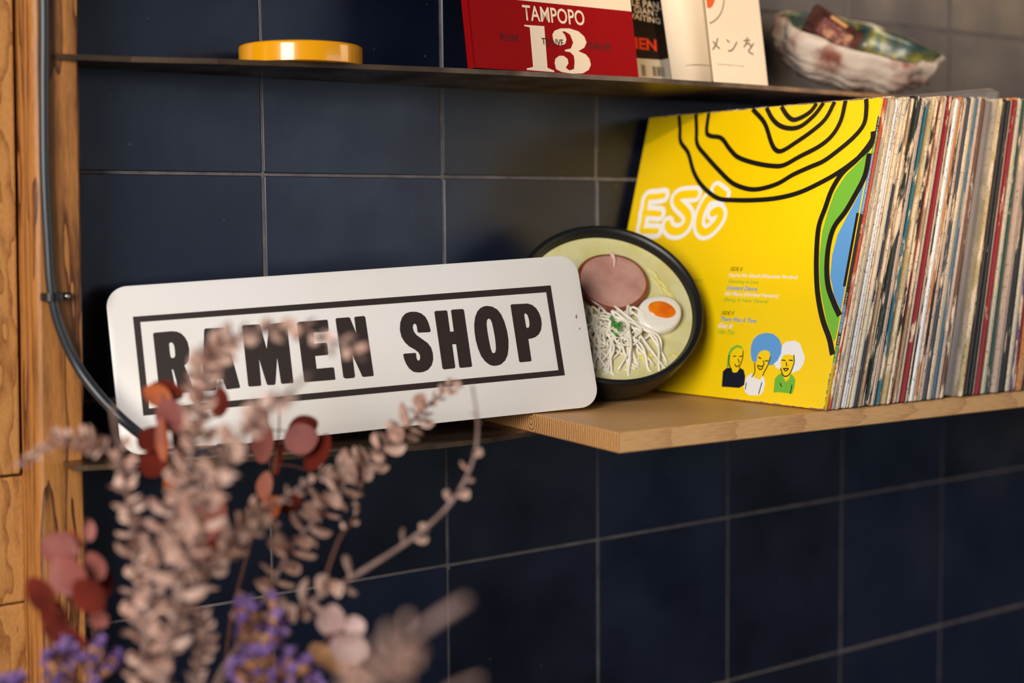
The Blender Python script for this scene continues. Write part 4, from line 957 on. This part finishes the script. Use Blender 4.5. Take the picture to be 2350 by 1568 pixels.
def bract_stem(label, pts, r0_, r1_, spans, seed, base=True, stem='stem'):
    """spans: (from, to, count, size mm, spread) along the curve, 0..1"""
    rnd = random.Random(seed)
    W = [at(*p) for p in pts]
    if base: W = [MOUTH + Vector((rnd.uniform(-.012, .012), rnd.uniform(-.012, .012), -.10)), MOUTH + Vector((rnd.uniform(-.015, .015), rnd.uniform(-.015, .015), .0))] + W
    P = smooth_path([tuple(w) for w in W], 8)
    vis = 16 if base else 0
    org = P[0].copy()
    rt = root('dried_flower_stem', Matrix.Translation(org))
    bm = bmesh.new(); tube_bm(bm, [tuple(p-org) for p in P], lambda t: r0_+(r1_-r0_)*t, 8, 1)
    bm_obj('stem', bm, M[stem], rt)
    bm = bmesh.new(); Q = P[vis:]; n = len(Q)-1
    for a, b, cnt, size, spread in spans:
        ph = rnd.uniform(0, 6)
        for k in range(cnt):
            t = a+(b-a)*(k+rnd.uniform(-.3, .3))/max(1, cnt-1) if cnt > 1 else a
            t = min(max(t, 0), 1); f = t*n; i = min(int(f), n-1); p = Q[i].lerp(Q[i+1], f-i)
            tan = (Q[i+1]-Q[i]).normalized()
            ph += 2.4+rnd.uniform(-.5, .5)
            ax = tan.cross(Vector((.3, .9, .2))).normalized(); rad = Matrix.Rotation(ph, 3, tan) @ ax
            dr = (tan*rnd.uniform(.35, .9)+rad*spread*rnd.uniform(.7, 1.2)).normalized()
            sz = size*.001*rnd.uniform(.75, 1.2)*(1-.25*t)
            petal(bm, p-org+rad*.0008, dr, rad*-1+tan*.3, sz, sz*.95, -.55, curl=-.22)
            if rnd.random() < .5: petal(bm, p-org+rad*.0008, (dr+rad*.4).normalized(), rad*-1, sz*.7, sz*.65, -.5, curl=-.2)
    if len(bm.faces): bm_obj('bracts', bm, M['bract'], rt)
    else: bm.free()
    return tag(rt, label, 'dried flower', 'dried stems in the vase')

bract_stem('thick dried stem of pale pink bracts arching over the letters of the sign', [(332, 1640, .93), (336, 1480, .93), (346, 1350, .93), (378, 1230, .94), (415, 1120, .94), (445, 1020, .95), (462, 930, .95), (475, 855, .95), (512, 795, .94), (570, 764, .93), (640, 755, .92), (720, 768, .92), (790, 795, .92), (838, 826, .92)],
    .0022, .0012, [(0, .42, 44, 15.5, .8), (.40, .62, 26, 15, .75), (.60, .96, 22, 12.5, .55)], 1)
bract_stem('upright pale stem left of the sign ending in a bare blurred tip', [(345, 1600, .96), (322, 1420, .96), (312, 1300, .96), (303, 1200, .96), (290, 1110, .95), (276, 1040, .94), (264, 975, .93), (258, 930, .93)],
    .0022, .0016, [(0, .58, 28, 14.5, .75), (.56, .74, 9, 11, .6)], 2)
bract_stem('short pale sprig bending left across the wooden post', [(310, 1200, .96), (292, 1120, .96), (270, 1062, .96), (238, 1030, .96), (190, 1010, .96), (135, 1012, .96), (92, 1034, .96), (48, 1064, .96)],
    .0014, .0006, [(.42, .70, 17, 11, .8), (.68, 1, 26, 6.5, .5)], 3, base=False)
bract_stem('pale pink bract stem leaning right below the first word of the sign', [(380, 1620, .9), (396, 1450, .9), (430, 1290, .9), (470, 1170, .9), (508, 1080, .89), (545, 1010, .88), (600, 955, .87), (655, 905, .86), (712, 858, .86)],
    .002, .0011, [(.1, .72, 36, 15.5, .8), (.7, .86, 10, 13, .6)], 4)
bract_stem('pale bract stem crossing just above the arching twig, thin towards its tip', [(390, 1600, .98), (425, 1420, .98), (490, 1290, .98), (560, 1215, .98), (620, 1165, .99), (700, 1112, 1.0), (790, 1062, 1.0)],
    .0022, .0013, [(.25, .62, 30, 14, .9), (.62, 1, 14, 8, .6)], 5)
bract_stem('long straight spray of rounded pink bracts rising to the foot of the sign', [(470, 1640, .98), (560, 1460, 1.0), (620, 1350, 1.01), (672, 1255, 1.02), (735, 1180, 1.03), (795, 1105, 1.04), (850, 1050, 1.05), (905, 1000, 1.06), (955, 958, 1.07), (1000, 915, 1.08), (1045, 880, 1.08)],
    .0018, .0009, [(.10, .55, 32, 19, 1.1), (.5, .82, 24, 17, 1.0), (.8, 1, 14, 10, .5)], 6)
bract_stem('long grey twig with sparse bracts arching up to the board end', [(480, 1640, .95), (575, 1490, .97), (650, 1420, .98), (740, 1366, .98), (850, 1300, .99), (960, 1226, 1.0), (1038, 1150, 1.0), (1084, 1062, 1.01), (1096, 980, 1.02), (1084, 885, 1.03)],
    .0028, .0008, [(.10, .40, 14, 17, .9), (.52, .57, 3, 14, .7), (.66, .80, 5, 12, .8), (.9, .93, 2, 5, .6)], 7)
bract_stem('very blurred thick sprig of bracts closest to the camera at the bottom', [(700, 1760, .62), (810, 1640, .62), (862, 1560, .62), (915, 1490, .62), (990, 1430, .62), (1075, 1375, .62)],
    .0018, .0019, [(.12, .34, 7, 15, 1.0), (.44, .68, 9, 16, 1.1)], 8)
bract_stem('bare blurred twig tip poking in at the bottom edge', [(900, 1700, .64), (1000, 1610, .64), (1060, 1572, .64), (1105, 1556, .64)], .0018, .0012, [], 9)
bract_stem('thin brown curling twig beside the rounded pink spray', [(735, 1368, .99), (752, 1310, 1.0), (780, 1235, 1.01), (806, 1200, 1.02), (822, 1170, 1.02), (812, 1146, 1.02)], .0010, .0007, [(.5, 1, 5, 5, .5)], 10, base=False, stem='twig')
bract_stem('short clump of pale bracts low beside the purple flowers', [(440, 1660, .92), (452, 1560, .92), (470, 1470, .92), (462, 1400, .92)], .0014, .0008, [(.2, 1, 26, 8, .8)], 12)
bract_stem('dense pale bract stem rising straight from the bottom left of centre', [(360, 1680, .90), (380, 1520, .90), (400, 1390, .91), (410, 1280, .91), (440, 1180, .92), (478, 1090, .92)], .002, .0012, [(.1, 1, 22, 14.5, .75)], 13)

def euca(label, stem_pts, leaves, seed, rad=.0012):
    rnd = random.Random(seed)
    W = [MOUTH+Vector((rnd.uniform(-.01, .01), rnd.uniform(-.01, .01), -.1)), MOUTH+Vector((rnd.uniform(-.015, .015), rnd.uniform(-.015, .015), 0))] + [at(*p) for p in stem_pts]
    P = smooth_path([tuple(w) for w in W], 8); org = P[0].copy()
    rt = root('eucalyptus_branch', Matrix.Translation(org))
    bm = bmesh.new(); tube_bm(bm, [tuple(p-org) for p in P], lambda t: rad*(1-.5*t), 7, 1)
    Q = P[16:]
    for px, py, dep, w, h, ang, c in leaves:
        ctr = at(px, py, dep); a = math.radians(ang)
        d = RGT*math.cos(a)+UPV*math.sin(a)
        sz = h/FPX*dep; wd = w/FPX*dep
        near = min(Q, key=lambda q: (q-(ctr-d*sz*.5)).length)
        tube_bm(bm, [tuple(near-org), tuple((near*.5+(ctr-d*sz*.52)*.5)-org+UPV*.002), tuple(ctr-d*sz*.5-org)], .0005, 5, 4)
    bm_obj('stem', bm, M['twig'], rt)
    for px, py, dep, w, h, ang, c in leaves:
        ctr = at(px, py, dep); a = math.radians(ang)
        d = RGT*math.cos(a)+UPV*math.sin(a)+FWD*rnd.uniform(-.25, .25)
        sz = h/FPX*dep; wd = w/FPX*dep
        nn = -FWD*1.0+RGT*rnd.uniform(-.35, .35)+UPV*rnd.uniform(-.1, .45)
        b2 = bmesh.new(); petal(b2, ctr-d.normalized()*sz*.5-org, d, nn, sz*1.03, wd*1.12, rnd.uniform(.05, .3), curl=rnd.uniform(-.15, .15), nu=10, nv=9)
        bm_obj('leaf', b2, M['leaf'+c], rt)
    return tag(rt, label, 'dried leaves', 'dried stems in the vase')
euca('rust red eucalyptus branch in front of the foot of the wooden post', [(250, 1700, .98), (232, 1560, .98), (215, 1440, .98), (197, 1330, .99), (192, 1250, .99), (202, 1190, .99)],
    [(137, 1262, .98, 72, 82, 150, 'pink'), (158, 1322, .97, 84, 98, 125, 'pink'), (205, 1368, .95, 70, 88, 130, 'dark'), (95, 1368, .97, 52, 96, 125, 'dark'), (124, 1412, .99, 56, 84, 120, 'dark'), (150, 1462, .98, 40, 110, 160, 'dark'),
     (219, 1300, .98, 44, 68, 110, 'pink'), (228, 1420, .98, 38, 48, 110, 'pink'), (205, 1218, .99, 26, 48, 95, 'pink'), (172, 1238, .99, 22, 50, 125, 'orange'), (244, 1345, 1.0, 30, 70, 70, 'dark')], 21)
euca('rust eucalyptus branch covering the lower left corner of the sign', [(450, 1500, 1.02), (440, 1300, 1.03), (420, 1160, 1.04), (402, 1060, 1.05), (390, 960, 1.06), (372, 905, 1.06)],
    [(362, 908, 1.06, 46, 66, 150, 'orange'), (385, 897, 1.07, 40, 74, 160, 'dark'), (392, 955, 1.05, 64, 78, 120, 'pink'), (373, 1010, 1.04, 30, 96, 95, 'orange'), (346, 1010, 1.06, 60, 60, 150, 'dark'), (352, 1066, 1.06, 58, 64, 150, 'dark'),
     (418, 1000, 1.06, 40, 84, 80, 'dark'), (484, 1180, 1.05, 84, 124, 70, 'pink'), (392, 1118, 1.04, 26, 46, 120, 'orange'), (505, 925, 1.06, 40, 66, 80, 'dark'), (452, 905, 1.06, 36, 50, 90, 'dark'), (470, 1260, 1.05, 60, 70, 45, 'dark')], 22)
euca('rust eucalyptus branch standing in front of the middle of the lower shelf', [(520, 1500, 1.06), (560, 1300, 1.07), (600, 1170, 1.08), (628, 1080, 1.09), (640, 990, 1.1), (641, 912, 1.1)],
    [(690, 1008, 1.09, 66, 76, 15, 'pink'), (694, 982, 1.11, 52, 70, 25, 'dark'), (729, 1040, 1.1, 46, 92, 60, 'dark'), (603, 1012, 1.09, 46, 104, 85, 'pink'), (592, 960, 1.1, 46, 70, 110, 'dark'), (638, 1055, 1.1, 20, 80, 80, 'dark'),
     (607, 1115, 1.08, 34, 62, 80, 'orange'), (664, 1150, 1.1, 44, 66, 40, 'dark'), (622, 1165, 1.08, 46, 56, 60, 'orange'), (560, 1225, 1.08, 40, 70, 50, 'dark')], 23)
euca('low branch of round mauve leaves beside the purple flowers', [(600, 1640, .95), (670, 1560, .96), (720, 1500, .97), (760, 1460, .97)],
    [(760, 1424, .97, 60, 70, 80, 'mauve'), (815, 1440, .97, 48, 46, 20, 'mauve'), (800, 1486, .96, 66, 86, -20, 'mauve'), (752, 1512, .97, 44, 100, -35, 'ochre'), (640, 1440, .98, 36, 80, 80, 'dark')], 24)

def statice(label, ctr, rx, ry, dep, n, seed):
    rnd = random.Random(seed)
    c0 = at(ctr[0], ctr[1], dep); s = dep/FPX
    rt_o = MOUTH+Vector((rnd.uniform(-.01, .01), 0, -.1))
    rt = root('statice_sprig', Matrix.Translation(rt_o))
    bs = bmesh.new(); bc = bmesh.new(); bp_ = bmesh.new()
    foot = at(ctr[0], ctr[1]+ry*1.2, dep)
    tube_bm(bs, [tuple(p-rt_o) for p in (rt_o, MOUTH+Vector((.01, 0, 0)), foot)], .0013, 7, 5)
    for k in range(n):
        px = ctr[0]+rnd.uniform(-1, 1)*rx; py = ctr[1]+rnd.uniform(-1, 1)*ry
        if ((px-ctr[0])/rx)**2+((py-ctr[1])/ry)**2 > 1: continue
        p = at(px, py, dep+rnd.uniform(-.02, .02))
        d = (p-foot).normalized()+Vector((rnd.uniform(-.5, .5), rnd.uniform(-.5, .5), rnd.uniform(-.2, .6))); d.normalize()
        if k % 3 == 0: tube_bm(bs, [tuple(foot-rt_o), tuple((foot*.4+p*.6)-rt_o+Vector((rnd.uniform(-.004, .004), 0, 0))), tuple(p-d*.006-rt_o)], .0006, 5, 3)
        side = d.orthogonal().normalized()
        for q in range(4):
            dd = (d+ (Matrix.Rotation(q*1.57, 3, d) @ side)*.35)
            petal(bc, p-d*.006-rt_o, dd, Matrix.Rotation(q*1.57, 3, d) @ side*-1, .008, .0042, .4, curl=.1, nu=3, nv=3)
        for q in range(6):
            sd = Matrix.Rotation(q*1.05+rnd.uniform(-.2, .2), 3, d) @ side
            petal(bp_, p-rt_o+sd*.0006, d+sd*rnd.uniform(.5, 1.1), d-sd*.3, rnd.uniform(.005, .0085), .0062, .35, curl=.3, nu=3, nv=4)
    bm_obj('stem', bs, M['twig'], rt); bm_obj('calyxes', bc, M['calyx'], rt); bm_obj('petals', bp_, M['statice'], rt)
    return tag(rt, label, 'dried flower', 'dried stems in the vase')
statice('purple statice sprig nearest the middle of the bouquet', (596, 1440), 54, 76, .96, 40, 31)
statice('wide purple statice sprig at the bottom edge below the mauve leaves', (640, 1550), 104, 58, .94, 60, 32)
statice('purple statice sprig in front of the foot of the wooden post', (185, 1535), 85, 62, .96, 58, 33)
statice('blurred purple statice at the bottom left corner', (40, 1590), 48, 36, .94, 18, 34)

# vase, side table and floor that carry the bouquet, just below the picture
def build_vase():
    z0 = MOUTH.z-.2345
    bm = bmesh.new()
    lathe_bm(bm, [(0, 0), (.045, 0), (.050, .003), (.066, .05), (.070, .10), (.058, .16), (.042, .20), (.046, .228), (.048, .230), (.044, .230), (.038, .20), (.054, .155), (.064, .10), (.06, .05), (.040, .008), (0, .008)], 64)
    o = bm_obj('ceramic_vase', bm, mat('stoneware', (92, 84, 78), .5, rgb2=(60, 54, 50), nscale=20)); o.location = (MOUTH.x, MOUTH.y, z0)
    tag(o, 'dark stoneware vase below the shelves holding the dried bouquet', 'vase')
    rt = root('side_table', Matrix.Translation((MOUTH.x, MOUTH.y, -1.3995)))
    H = z0+1.40-.0008
    bm = bmesh.new()
    lathe_bm(bm, [(0, H-.022), (.21, H-.022), (.222, H-.016), (.225, H-.008), (.220, H), (0, H)], 72)
    t = bm_obj('table_top', bm, mat('dark_oak', (84, 58, 40), .5, rgb2=(60, 40, 28), nscale=10, nstretch=(1, 12, 1)), rt); autosmooth(t, 40)
    for k in range(3):
        a = k*2.094+.5; bm = bmesh.new()
        tube_bm(bm, [(.12*math.cos(a), .12*math.sin(a), H-.02), (.19*math.cos(a), .19*math.sin(a), 0)], lambda t: .014-.005*t, 12, 1)
        bm_obj('leg', bm, t.data.materials[0], rt)
    tag(rt, 'small round dark wooden table standing under the vase', 'table')
    bm = bmesh.new(); box(bm, -1.6, 2.6, -4.0, .06, -1.45, -1.40)
    tag(bm_obj('floor', bm, mat('dark_floor', (70, 60, 52), .6, rgb2=(56, 48, 42), nscale=8), smooth=False), 'dark shop floor below the shelves', 'floor', kind='structure')
build_vase()
